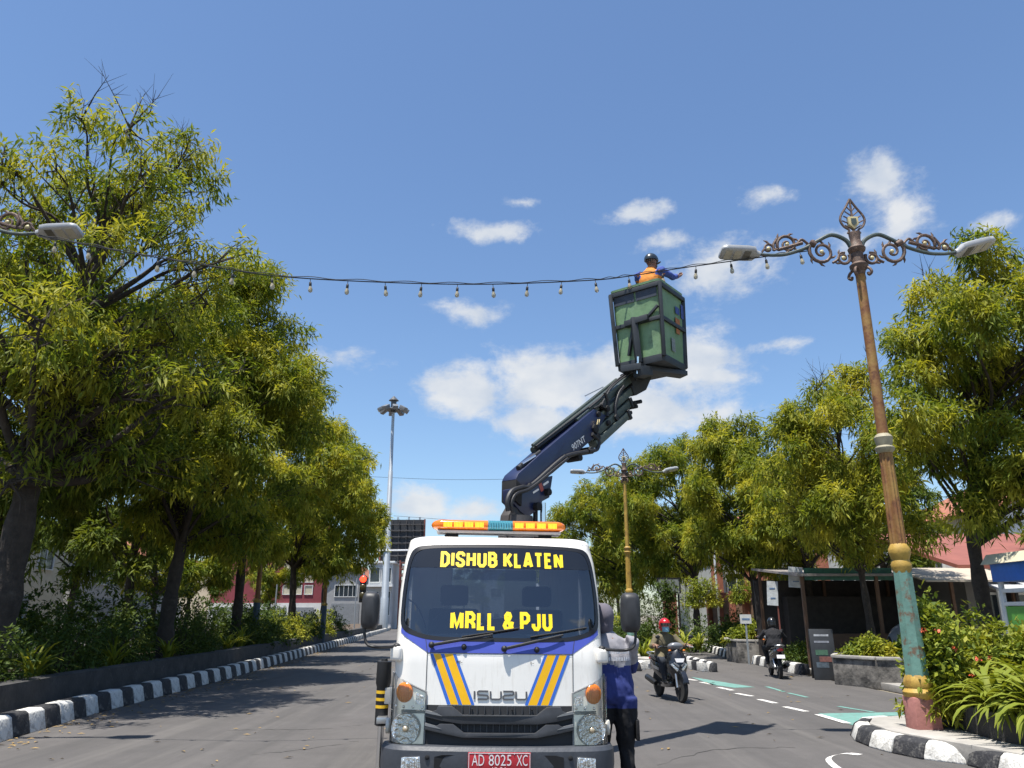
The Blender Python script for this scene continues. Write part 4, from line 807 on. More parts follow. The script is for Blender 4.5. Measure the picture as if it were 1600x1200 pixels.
# ---- headlamps
housing = mat('lamp_housing', (.74, .71, .66), .22, metal=.45, var=.1, scale=12)
for sg in (-1, 1):
    iu, ou = sg*.592, sg*.925
    def quad(z0a, z0b, z1a, z1b, off, n=9):                       # a = inner, b = outer
        rows = []
        for t in np.linspace(0, 1, 5): rows.append([S(iu+(ou-iu)*q, (z0a+(z0b-z0a)*q)*(1-t)+(z1a+(z1b-z1a)*q)*t, off) for q in np.linspace(0, 1, n)])
        return rows
    b = MB(); b.grid(quad(.598, .598, .992, 1.132, .004)); hl = b.build('headlamp', housing, truck, smooth=True)
    for (a0, a1, c0, c1) in ((.598, .598, .838, .838), (.852, .852, .992, 1.132)):   # raised bezels
        P = [S(iu, a0, .012), S(iu+(ou-iu)*.5, (a0+a1)/2, .012), S(ou, a1, .012), S(ou, c1, .012), S(iu+(ou-iu)*.5, (c0+c1)/2, .012), S(iu, c0, .012), S(iu, a0, .012)]
        b = MB(); b.tube(P, .008, 6); b.build('bezel', mat('bezel_grey', (.2, .2, .2), .35, var=.2), hl, smooth=True)
    # lower round lamp
    c = S(sg*.742, .72, .0); rot = Matrix.Rotation(R(90), 3, 'X') @ Matrix.Rotation(0, 3, 'Z')
    rot = (Matrix.Rotation(sg*R(12), 3, 'Z') @ Matrix.Rotation(R(90), 3, 'X'))
    b = MB(); b.lathe([(.12, .012), (.116, .018), (.108, .012), (.085, .004), (.05, .0), (.03, -.002)], 30, c, rot); b.build('reflector', refl, hl, smooth=True)
    b = MB()
    for j in range(13):
        x = -.09+.015*j; h = math.sqrt(max(0, .1**2-x*x)); b.tube([c+rot @ Vector((x, -h, .02)), c+rot @ Vector((x, h, .02))], .0022, 4)
    b.build('lens_rib', lensg, hl, smooth=True)
    b = MB(); b.ell(c+rot @ Vector((0, 0, .012)), (.028, .03, .028), 12, 8); b.build('bulb', mat('bulb_cap', (.75, .6, .4), .15, metal=.6), hl, smooth=True)
    # amber indicator
    c2 = S(sg*.77, .985, .006); b = MB(); b.ell(c2, (.074, .02, .078), 18, 10, Matrix.Rotation(sg*R(22), 3, 'Z')); b.build('indicator', amber, hl, smooth=True)
    b = MB()
    for j in range(8):
        x = -.056+.016*j; h = .8*math.sqrt(max(0, .072**2-x*x)); b.tube([c2+Matrix.Rotation(sg*R(22), 3, 'Z') @ Vector((x, -.016, -h)), c2+Matrix.Rotation(sg*R(22), 3, 'Z') @ Vector((x, -.016, h))], .003, 4)
    b.build('lens_rib', mat('amber_rib', (.8, .3, .03), .25), hl, smooth=True)
    for j in range(4):
        b = MB(); b.ell(S(sg*(.62+.075*j), .878, .008), (.012, .008, .012), 8, 6); b.build('marker', refl, hl, smooth=True)
    b = MB(); b.prism([(sg*.61, .90), (sg*.675, .90), (sg*.675, .985), (sg*.61, .965)], lambda u, v, k: S(u, v, .012 if k == 0 else .004)); b.build('reflector_box', refl, hl)
    b = MB(); b.grid(quad(.604, .604, .986, 1.122, .034)); b.build('lamp_cover', lensg, hl, smooth=True)
    # white pods that carry the mirror arms
    b = MB(); q = S(sg*.865, 1.30, .0); b.box(q+Vector((sg*.0, -.0, -.02)), (.10, .14, .115), Matrix.Rotation(sg*R(20), 3, 'Z')); b.build('mirror_pod', white, truck, bevel=.028, segs=3)
    # mirror and arm
    mxx, mz, mh, mw = (-1.075, 1.615, .30, .148) if sg < 0 else (1.075, 1.63, .32, .165)
    p0 = S(sg*.85, 1.335, .03)
    path = spl([p0, p0+Vector((sg*.07, -.07, -.005)), Vector((mxx-sg*.07, -.06, 1.335)), Vector((mxx+sg*.0, -.045, 1.355)), Vector((mxx+sg*.03, -.03, 1.42)), Vector((mxx+sg*.035, -.02, 1.56))], 5)
    b = MB(); b.tube(path, .0125, 8); b.ell(p0+Vector((0, -.01, 0)), (.032, .032, .026), 10, 7); arm = b.build('mirror_arm', black, truck, smooth=True)
    b = MB(); secs = []
    for y, k in ((-.075, .55), (-.062, .8), (-.03, .96), (.0, 1.0), (.03, .97), (.04, .9)):
        secs.append([(mxx+mw/2*k*(abs(math.cos(a))**.45)*math.copysign(1, math.cos(a))*(1 if k > .9 else .97), y, mz+mh/2*k**.6*(abs(math.sin(a))**.5)*math.copysign(1, math.sin(a))) for a in np.linspace(0, 2*math.pi, 28, endpoint=False)])
    b.loft(secs); mi = b.build('mirror', mat('mirror_shell', (.028, .028, .03), .5, var=.2, scale=12), arm, smooth=True, ang=50)
    for j in range(4):
        b = MB(); b.box((mxx, -.063, mz-.105+j*.014), (mw*.45, .012, .004)); b.build('mirror_groove', darkm, mi)
    # side window, door seam, handle
    b = MB(); b.grid([[S(sg*u, z, -.004) for u in np.linspace(UE+.14, UE+1.01, 5)] for z in (1.415, 1.8, 2.105)]); b.build('side_window', glass, truck)
    b = MB(); b.grid([[S(sg*(UE+.12), z, .003), S(sg*(UE+.128), z, .003)] for z in (.62, 1.4)]); b.build('door_seam', gap, truck)
    b = MB(); b.box(S(sg*(UE+.88), 1.22, .02), (.025, .14, .03)); b.build('door_handle', black, truck, bevel=.006)
    b = MB(); b.lathe([(.06, -.02), (.06, .02)], 12, S(sg*.96, .72, .03), Matrix.Rotation(R(90), 3, 'Y')); b.build('side_marker', mat('marker_cream', (.6, .57, .5), .4), truck, smooth=True)
# ---- bumper, plate, fog lamps
b = MB(); bz = [(.30, .03), (.33, .07), (.47, .085), (.575, .08), (.603, .06), (.612, .01)]
b.grid([[S(u, z, o_) for u in np.linspace(-.98, .98, 33)] for z, o_ in bz]); bp = b.build('bumper', bumpm, truck, smooth=True, ang=30)
b = MB(); b.prism([(-.5, .36), (.5, .36), (.5, .535), (.44, .55), (-.44, .55), (-.5, .535)], lambda u, v, k: S(u, v, .089 if k == 0 else .08)); b.build('bumper_opening', darkm, bp)
for sg in (-1, 1):
    b = MB(); b.prism([(sg*.60, .44), (sg*.74, .44), (sg*.74, .525), (sg*.61, .535)], lambda u, v, k: S(u, v, .093 if k == 0 else .08)); fg = b.build('fog_lamp', refl, bp, bevel=.006)
    for j in range(7):
        b = MB(); b.tube([S(sg*(.615+.018*j), .447, .096), S(sg*(.615+.018*j), .523, .096)], .004, 4); b.build('lens_rib', lensg, fg)
    b = MB(); b.lathe([(.018, 0), (.018, .01), (.009, .014)], 10, S(sg*.555, .53, .083), Matrix.Rotation(R(90), 3, 'X')); b.build('tow_cap', darkm, bp, smooth=True)
red = mat('plate_red', (.46, .025, .035), .4, var=.08, scale=8)
b = MB(); b.prism([(-.243, .445), (.243, .445), (.243, .577), (-.243, .577)], lambda u, v, k: (u, -.112 if k == 0 else -.1, v)); plate = b.build('number_plate', red, truck, bevel=.004)
pw = mat('plate_white', (.78, .76, .74), .5, var=.04)
for tx, xc, wd in (('AD', -.165, .095), ('8025', .005, .175), ('XC', .175, .085)): text_to('lettering', tx, .078, wd, (lambda xc: lambda x, y: Vector((xc+x, -.1145, .523+y)))(xc), pw, plate, bold=-.004)
text_to('lettering', '12 26', .026, .11, lambda x, y: Vector((x, -.1145, .46+y)), pw, plate)
b = MB()
for x0, x1, z0, z1 in ((-.238, .238, .569, .573), (-.238, -.234, .449, .569), (.234, .238, .449, .569)): b.box(((x0+x1)/2, -.1125, (z0+z1)/2), (x1-x0, .004, z1-z0))
b.build('plate_border', pw, plate)
for x in (-.08, .115):
    b = MB(); b.ell((x, -.114, .565), (.005, .004, .005), 8, 5); b.build('plate_bolt', steel, plate)
# ---- wipers, washer nozzles
for (pv, tip, bl0) in (((-.565, 1.352), (.15, 1.478), (-.32, 1.405)), ((.03, 1.33), (.73, 1.49), (.25, 1.41))):
    P0, P1 = S(*pv, .04), S(*tip, .022); Mi = S(pv[0]*.55+tip[0]*.45, pv[1]*.55+tip[1]*.45, .045)
    b = MB(); b.tube(spl([P0, Mi, S(pv[0]*.3+tip[0]*.7, pv[1]*.3+tip[1]*.7, .035)], 5), [.013]*5+[.009]*6, 7); b.ell(P0, (.026, .026, .026), 10, 7); wp = b.build('wiper', black, truck, smooth=True)
    b = MB(); n = 8; b.tube([S(bl0[0]+(tip[0]-bl0[0])*i/n, bl0[1]+(tip[1]-bl0[1])*i/n+.012, .018) for i in range(n+1)], .008, 6); b.build('wiper_blade', rubber, wp, smooth=True)
for u, z in ((-.30, 1.34), (.30, 1.325)):
    b = MB(); b.ell(S(u, z, .015), (.022, .02, .024), 10, 8); b.build('washer_nozzle', black, truck, smooth=True)
# ---- cab interior
inn = mat('interior_dark', (.02, .022, .025), .8, var=.2)
dash = mat('dashboard', (.33, .38, .37), .7, var=.12, scale=8)
b = MB(); b.grid([[(-.8, .32, 1.3), (0, .25, 1.3), (.8, .32, 1.3)], [(-.8, .34, 1.40), (0, .26, 1.41), (.8, .34, 1.40)], [(-.82, .62, 1.42), (0, .62, 1.44), (.82, .62, 1.42)], [(-.82, .7, 1.3), (0, .7, 1.3), (.82, .7, 1.3)], [(-.82, .7, .7), (0, .7, .7), (.82, .7, .7)]]); b.build('dashboard', dash, truck)
for x in (-.42, .42):
    b = MB(); b.box((x, 1.2, .95), (.5, .5, .16)); b.box((x, 1.42, 1.32), (.5, .13, .66), Matrix.Rotation(R(-8), 3, 'X')); b.box((x, 1.47, 1.78), (.28, .1, .2)); b.build('seat', inn, truck, bevel=.04)
b = MB(); b.box((0, 1.0, .66), (1.66, 1.3, .04)); b.box((0, yb-.06, 1.0), (1.66, .03, .8)); b.build('cab_floor', inn, truck)
b = MB(); pts = [(.42+.19*math.cos(a)*1 - .84, .82+.07*math.sin(a), 1.46+.16*math.sin(a)) for a in np.linspace(0, 2*math.pi, 25)]; b.tube(pts, .014, 6, cap=False); b.tube([(-.42, .82, 1.46), (-.42, .7, 1.3)], .03, 8); b.tube([(-.6, .82, 1.46), (-.24, .82, 1.46)], .012, 6); b.build('steering_wheel', black, truck, smooth=True)
b = MB(); b.box((.44, .42, 1.437), (.2, .16, .01), Matrix.Rotation(R(14), 3, 'X')); b.box((.3, .36, 1.43), (.12, .1, .01)); b.build('paper', mat('paper', (.65, .72, .72), .8), truck)
b = MB(); b.ell((.06, .5, 1.5), (.22, .12, .07), 12, 8); b.build('red_cloth', mat('red_cloth', (.3, .03, .035), .9, var=.3, scale=15), truck, smooth=True)
b = MB(); b.tube(spl([(-.8, .34, 1.72), (-.72, .33, 1.66), (-.66, .34, 1.55), (-.63, .36, 1.45)], 5), .006, 5); b.build('aerial_cable', black, truck)
b = MB(); b.box((-.02, yb, 1.78), (.88, .012, .53)); b.build('rear_window', glass, truck)
# ---- light bar on the roof
lb = MB(); lb.box((-.01, .75, 2.335), (1.16, .22, .025)); bar = lb.build('light_bar', mat('bar_base', (.42, .40, .38), .5), truck, bevel=.008)
for x in (-.45, .43):
    b = MB(); b.bar((x, .75, 2.275), (x, .75, 2.325), .05, .12); b.bar((x-.06, .75, 2.285), (x+.03, .75, 2.325), .02, .05); b.build('bar_foot', black, bar)
def capsule(x0, x1, rnd0, rnd1):
    secs = []; n = 9
    xs = []
    if rnd0: xs += [(x0+.10*(1-math.cos(a)), max(.05, math.sin(a))) for a in np.linspace(.08, math.pi/2, 6)]
    else: xs.append((x0, 1))
    if rnd1: xs += [(x1-.10*(1-math.cos(a)), max(.05, math.sin(a))) for a in np.linspace(math.pi/2, .08, 6)]
    else: xs.append((x1, 1))
    for x, k in xs: secs.append([(x, .75+.13*k*math.copysign(abs(math.cos(a))**.6, math.cos(a)), 2.398+.05*k*math.copysign(abs(math.sin(a))**.7, math.sin(a))) for a in np.linspace(0, 2*math.pi, 20, endpoint=False)])
    b = MB(); b.loft(secs); return b
ambg = mat('amber_plastic', (.80, .19, .006), .18, var=.06, scale=40, coat=.6)
tealg = mat('teal_plastic', (.05, .23, .28), .18, var=.2, scale=30, coat=.6)
capsule(-.645, -.115, True, False).build('amber_cover', ambg, bar, smooth=True, ang=50); capsule(.118, .625, False, True).build('amber_cover', ambg, bar, smooth=True, ang=50)
capsule(-.112, .115, False, False).build('blue_cover', tealg, bar, smooth=True, ang=50)
led = mat('amber_led', (.95, .55, .03), .25, var=.1, scale=60, emit=((1, .45, .02), .55))
for x0 in [-.53+.098*i for i in range(4)]+[.135+.104*i for i in range(4)]:
    for q in range(6):
        b = MB(); b.box((x0+.008+.0135*q+.0, .617, 2.396), (.0115, .012, .046)); b.build('led_cell', led, bar)
for q in range(9):
    b = MB(); b.box((-.095+.0235*q, .618, 2.398), (.012, .01, .07)); b.build('blue_cell', mat('teal_cell', (.1, .36, .45), .2), bar)
# ---- chassis, deck, wheels
b = MB(); b.box((-.35, 3.2, .66), (.09, 4.6, .2)); b.box((.35, 3.2, .66), (.09, 4.6, .2)); b.build('chassis', black, truck)
b = MB(); b.box((0, 4.4, .95), (1.84, 3.2, .12)); dk = b.build('deck', mat('deck_grey', (.2, .21, .22), .7, var=.2), truck, bevel=.01)
for sg in (-1, 1):
    b = MB(); b.box((sg*.91, 4.4, 1.16), (.04, 3.2, .36)); b.build('side_board', white, dk, bevel=.008)
for sg in (-1, 1):
    for y in (.95, 4.7):
        c = Vector((sg*.72, y, .37)); ro_ = Matrix.Rotation(R(90), 3, 'Y')
        b = MB(); b.lathe([(.2, -.1), (.33, -.1), (.37, -.07), (.37, .07), (.33, .1), (.2, .1)], 24, c, ro_); wh = b.build('wheel', rubber, truck, smooth=True)
        b = MB(); b.lathe([(.21, -.06), (.2, .07), (.12, .05), (.1, .1), (.02, .1)], 20, c, ro_ if sg > 0 else Matrix.Rotation(R(-90), 3, 'Y')); b.build('rim', white, wh, smooth=True)
        b = MB(); b.grid([[(sg*.58, y+.46*math.cos(a), .4+.46*math.sin(a)), (sg*.88, y+.46*math.cos(a), .4+.46*math.sin(a))] for a in np.linspace(.1, math.pi-.1, 9)]); b.build('mudguard', black, truck, smooth=True)
# ---- outriggers
b = MB(); b.box((0, 2.02, .78), (2.26, .16, .16)); b.build('outrigger_beam', mat('crane_grey', (.35, .35, .34), .5, var=.15, scale=5), truck, bevel=.01)
chev = mat('chevron_yellow', (.75, .45, .02), .5)
for sg in (-1, 1):
    x = sg*1.14
    b = MB(); b.lathe([(.03, 1.14), (.035, 1.115), (.075, 1.11), (.078, .9), (.066, .86), (.066, .5), (.05, .49)], 16, (x, 2.0, 0)); ot = b.build('outrigger', black, truck, smooth=True)
    b = MB(); b.lathe([(.032, .5), (.032, .06)], 12, (x, 2.0, 0)); b.build('piston', chrome, ot, smooth=True)
    b = MB(); b.lathe([(.14, .012), (.14, .03), (.06, .05), (.04, .08)], 14, (x, 2.0, 0)); b.build('foot_plate', black, ot, smooth=True)
    for z in (.66, .73, .8):
        b = MB(); b.lathe([(.0675, z), (.0675, z+.03)], 16, (x, 2.0, 0), cap=False); b.build('chevron', chev, ot, smooth=True)
    b = MB(); b.box((x-sg*.02, 1.9, .56), (.1, .16, .06)); b.build('bracket', steel, ot, bevel=.008)
# ================================================================== CRANE (outlined in its own vertical working plane)
P0 = AT(803, 755, 8.95); HD = Vector((.665, .747, 0)).normalized(); EB = Vector((HD.y, -HD.x, 0))
camp = Vector((0, 0, CAM_H))
def BP(zx, zy):
    """photo detail coordinates -> point of the boom's working plane"""
    f_ = min(1, max(0, zx/900)); d = Vector(ray(750+.2668*zx+14*(1-f_)+4*f_, 540+.2668*zy+12*(1-f_)+2*f_)); t = (P0-camp).dot(EB)/d.dot(EB); return camp+d*t
def plate_(poly, t0, t1, name, m, parent=truck, bev=.012):
    P = [BP(*p) for p in poly]; b = MB(); n = len(P)
    b.add([TI @ (p+EB*(t1*.75-.1)) for p in P]+[TI @ (p+EB*(t0*.75-.1)) for p in P], [tuple(range(n)), tuple(range(2*n-1, n-1, -1))]+[(i, i+n, (i+1) % n+n, (i+1) % n) for i in range(n)]); return b.build(name, m, parent, bevel=bev)
def bt(pts, r, name, m, parent, side=0.0, seg=8, sp=True):
    P = [BP(x, y)+EB*(side*.75-.1) for x, y in pts]; P = spl(P, 5) if sp and len(P) > 2 else P
    b = MB(); b.tube([TI @ p for p in P], r, seg); return b.build(name, m, parent, smooth=True)
cblue = mat('crane_blue', (.012, .019, .062), .38, var=.15, scale=5, coat=.2, extra=[((.05, .055, .07), 4, .6, .75, .5)])
cgreen = mat('crane_dark_green', (.045, .06, .05), .45, var=.2, scale=6, extra=[((.1, .1, .09), 8, .6, .75, .4)])
hose = mat('hose_black', (.014, .014, .016), .55)
b = MB(); lo = TI @ Vector((P0.x+.05, P0.y+.05, .6)); b.lathe([(.24, .75), (.24, 1.0), (.19, 1.05), (.17, 2.2), (.14, 2.7)], 14, (lo.x, lo.y, 0)); col_ = b.build('crane_column', mat('column_dark', (.05, .045, .045), .6, var=.25), truck, smooth=True)
plate_([(112, 1140), (135, 950), (165, 900), (225, 935), (262, 980), (262, 1140)], -.09, .09, 'column_head', mat('column_brown', (.045, .038, .034), .6, var=.3), col_)
boom = plate_([(175, 712), (330, 588), (640, 355), (715, 395), (632, 530), (545, 596), (388, 718), (300, 775), (205, 790), (158, 745)], -.15, .15, 'boom', cblue)
plate_([(205, 778), (398, 732), (378, 860), (335, 880), (300, 935), (245, 970), (200, 935), (160, 885), (150, 800)], -.11, .11, 'knuckle', cblue, boom)
plate_([(160, 742), (200, 785), (195, 905), (158, 870)], -.155, .155, 'knuckle_cap', darkm, boom)
for k, (a, c) in enumerate((((560, 425), (905, 165)), ((600, 470), (888, 248)), ((620, 520), (872, 322)), ((650, 560), (852, 392)))):
    A, C = BP(*a), BP(*c); b = MB(); A += EB*(.03*k-.13); C += EB*(.03*k-.13); b.bar(TI @ A, TI @ C, .2-.02*k, .105, up=TI.to_3x3() @ Vector((0, 0, 1))); b.build('extension_section', mat('section_green_%d' % (k % 2), [(.045, .06, .05), (.075, .09, .075)][k % 2], .45, var=.25, scale=6), boom, bevel=.008)
    b = MB(); e = C; b.bar(TI @ (C-(C-A).normalized()*.06), TI @ C, .24-.02*k, .15, up=TI.to_3x3() @ Vector((0, 0, 1))); b.build('section_collar', black, boom, bevel=.008)
bt([(290, 548), (540, 372), (800, 182)], .022, 'pipe', cgreen, boom, .05); bt([(325, 560), (600, 372), (840, 205)], .03, 'pipe', black, boom, .0); bt([(330, 572), (620, 362)], .045, 'cylinder', cgreen, boom, -.08, 10); bt([(200, 680), (330, 590)], .035, 'cylinder', black, boom, .06, 10)
bt([(610, 270), (720, 222)], .008, 'lever', steel, boom, .05); bt([(210, 655), (290, 612)], .02, 'rod', chrome, boom, .1)
bt([(108, 930), (102, 870), (130, 815), (190, 795), (250, 785), (400, 665), (470, 622), (590, 602)], .03, 'hose', hose, boom, .17); bt([(125, 940), (118, 880), (150, 830), (240, 800), (390, 690), (460, 640)], .022, 'hose', hose, boom, .2)
bt([(600, 600), (650, 590), (660, 540), (620, 500)], .028, 'hose', hose, boom, .17); bt([(700, 260), (720, 320), (715, 400)], .022, 'hose', hose, boom, .16); bt([(820, 230), (790, 270), (770, 340), (770, 415)], .03, 'hose', hose, boom, .14); bt([(640, 350), (690, 320), (740, 240), (800, 190), (880, 140)], .014, 'hose', hose, boom, .14); bt([(620, 345), (690, 290), (760, 215), (830, 160), (900, 110)], .014, 'hose', hose, boom, .1)
for k, (x, y, r) in enumerate(((690, 335, .045), (640, 470, .06), (655, 515, .05), (770, 410, .045), (720, 440, .04), (545, 635, .045), (615, 595, .05), (880, 330, .035), (890, 350, .03), (915, 322, .03), (855, 385, .03), (905, 165, .05), (930, 175, .045), (355, 828, .045), (290, 910, .05), (240, 785, .03), (455, 625, .028), (715, 355, .045), (1000, 150, .045), (660, 385, .04))):
    c = BP(x, y); b = MB(); b.tube([TI @ (c-EB*.18), TI @ (c+EB*.045)], r, 10); b.build('pin', darkm if k % 3 else black, boom, bevel=.004)
for x in (648, 658): bt([(x, 418), (x-6, 448)], .008, 'ring', mat('brass', (.5, .4, .2), .4, metal=.6), boom, .2, 6)
bt([(322, 890), (322, 1150)], .035, 'lift_cylinder', chrome, col_, .16, 12); bt([(308, 930), (308, 1150)], .03, 'lift_cylinder', black, col_, .05, 12)
tipl = plate_([(868, 175), (915, 140), (1010, 125), (1030, 140), (1000, 175), (968, 250), (910, 282), (895, 235)], -.1, .1, 'jib_link', black, boom)
def boomtext(txt, h, wd, a, c, m):
    A, C = BP(*a), BP(*c); e = (C-A).normalized(); n = EB.cross(e)*-1; n = n if n.z > 0 else -n; o_ = (A+C)/2+EB*.017
    text_to('lettering', txt, h, wd, lambda x, y: TI @ (o_+e*x+n*y), m, boom, bold=.012)
boomtext('907NT', .085, .34, (490, 585), (592, 515), pw)
for a, c, h, m in (((275, 828), (310, 808), .012, pw), ((338, 785), (370, 765), .014, pw), ((316, 803), (334, 792), .05, mat('emblem_red', (.4, .08, .06), .5))):
    A, C = BP(*a), BP(*c); e = (C-A).normalized(); n = EB.cross(e); o_ = EB*-.014; b = MB(); b.add([TI @ (A+o_-n*h), TI @ (C+o_-n*h), TI @ (C+o_+n*h), TI @ (A+o_+n*h)], [(0, 1, 2, 3)]); b.build('maker_badge', m, boom)
# ================================================================== BASKET
bgreen = mat('basket_green', (.15, .255, .125), .5, var=.2, scale=3, bump=.4, bscale=6, extra=[((.2, .3, .18), 3.5, .52, .68, .6), ((.05, .09, .045), 2.2, .55, .7, .6), ((.03, .035, .03), 9, .62, .72, .6)])
bframe = mat('basket_frame', (.022, .026, .03), .5, var=.3)
AL = R(37); NC = AT(1031, 438, 10.5); BW = .81; zt = NC.z; zb = ZY(553, 10.5)+.0; BH = zt-zb
t1 = Vector((math.cos(AL), -math.sin(AL), 0)); t2 = Vector((math.sin(AL), math.cos(AL), 0))
LEANM = Matrix.Rotation(R(-1.0), 3, 'Y'); BC = NC-t1*BW/2+t2*BW/2; BC.z = zb
def BK(p, q, z, tp=.085):
    """basket coordinates: p along the left face (-.5..+.5), q into depth, z 0..1"""
    k = 1-tp*(1-z); v = t1*(p*BW*k)+t2*(q*BW*k)+Vector((0, 0, z*BH)); return TI @ (BC+LEANM @ (v-Vector((0, 0, BH*.0))))
b = MB(); rp = .08
pl_ = []
for cx, cy, a0 in ((.5-rp, .5-rp, 0), (-.5+rp, .5-rp, 90), (-.5+rp, -.5+rp, 180), (.5-rp, -.5+rp, 270)):
    for j in range(5): a = R(a0+j*22.5); pl_.append((cx+rp*math.cos(a), cy+rp*math.sin(a)))
def dent(p, q, z):
    k = 1+.016*math.sin(p*23+z*2)*math.sin(z*3.1)+.012*math.sin(q*31+z)*math.sin(z*3.1); 
    return BK(p*k, q*k, z)
secs = []
def densify(pl, n=4):
    o = []
    for (a, b_), (c, d) in zip(pl, pl[1:]+pl[:1]):
        m = n if math.hypot(c-a, d-b_) > .2 else 1
        for j in range(m*2 if m > 1 else 1): t = j/(m*2 if m > 1 else 1); o.append((a+(c-a)*t, b_+(d-b_)*t))
    return o
dp = densify(pl_)
for z in np.linspace(0, 1, 9): secs.append([dent(p, q, z) for p, q in dp])
secs.append([BK(p*1.04, q*1.04, 1.0) for p, q in dp]); secs.append([BK(p*1.045, q*1.045, 1.03) for p, q in dp]); secs.append([BK(p*.98, q*.98, 1.035) for p, q in dp]); secs.append([BK(p*.95, q*.95, 1.0) for p, q in dp]); secs.append([BK(p*.93, q*.93, .06) for p, q in dp])
b.loft(secs); bk = b.build('basket', bgreen, truck, smooth=True, ang=40)
def fbar(a, c, w_, h_, name='frame_bar'):
    b = MB(); b.bar(BK(*a), BK(*c), w_, h_); return b.build(name, bframe, bk, bevel=.006)
for z, wd in ((.955, .07), (.50, .06)):
    fbar((-.53, -.525, z), (.53, -.525, z), .035, wd); fbar((.525, -.53, z), (.525, .53, z), .035, wd); fbar((-.525, -.53, z), (-.525, .53, z), .035, wd); fbar((-.53, .525, z), (.53, .525, z), .035, wd)
for p, q in ((-.5, -.54), (.53, -.53), (.5, .53), (-.53, .5)): fbar((p, q, -.02), (p, q, .97), .075, .05)
for x0, x1 in ((-.45, -.02), (.02, .45)):
    b = MB(); P = [BK(x0, -.515, .80), BK(x1, -.515, .80), BK(x1, -.515, .945), BK(x0, -.515, .945)]; b.add(P, [(0, 1, 2, 3)]); b.build('mesh_panel', mat('panel_navy', (.03, .04, .06), .6, var=.3), bk)
fbar((.16, -.53, .50), (.47, -.53, .66), .04, .04, 'brace'); fbar((-.05, -.545, .52), (-.22, -.545, .08), .04, .04, 'brace')
fbar((0.0, -.58, -.05), (-.03, -.58, .56), .1, .09, 'mount_post'); fbar((-.22, -.57, .5), (.28, -.57, .52), .09, .09, 'mount_bar')
b = MB(); b.tube([BK(.02, -.63, .02), BK(-.02, -.63, -.2)], .022, 10); b.build('tilt_cylinder', chrome, bk, smooth=True)
b = MB(); P = [[BK(p*1.06, q*1.06, z) for p, q in dp] for z in (-.075, .02)]; b.loft(P); b.build('base_tray', bframe, bk, bevel=.004)
fbar((-.05, -.55, -.11), (.5, .42, -.12), .2, .07, 'base_beam'); fbar((-.35, -.62, -.1), (.1, -.62, -.12), .12, .1, 'base_beam'); fbar((.0, -.66, -.18), (.1, -.4, -.16), .2, .14, 'base_knuckle')
def sticker(q0, q1, z0, z1, m):
    b = MB(); b.grid([[BK(.522, q0+(q1-q0)*t, z) for t in (0, .5, 1)] for z in (z0, z1)]); b.build('sticker', m, bk)
sticker(.12, .30, .68, .78, mat('sticker_blue', (.04, .07, .24), .6, var=.4, scale=30)); sticker(.37, .49, .66, .86, mat('sticker_blue', (.05, .10, .42), .5)); sticker(.10, .30, .54, .62, mat('sticker_orange', (.34, .12, .03), .6, var=.4, scale=30)); sticker(.12, .28, .40, .47, mat('sticker_orange', (.55, .17, .02), .5)); sticker(-.12, .04, .12, .30, mat('scuff_grey', (.2, .23, .22), .6, var=.4, scale=10))
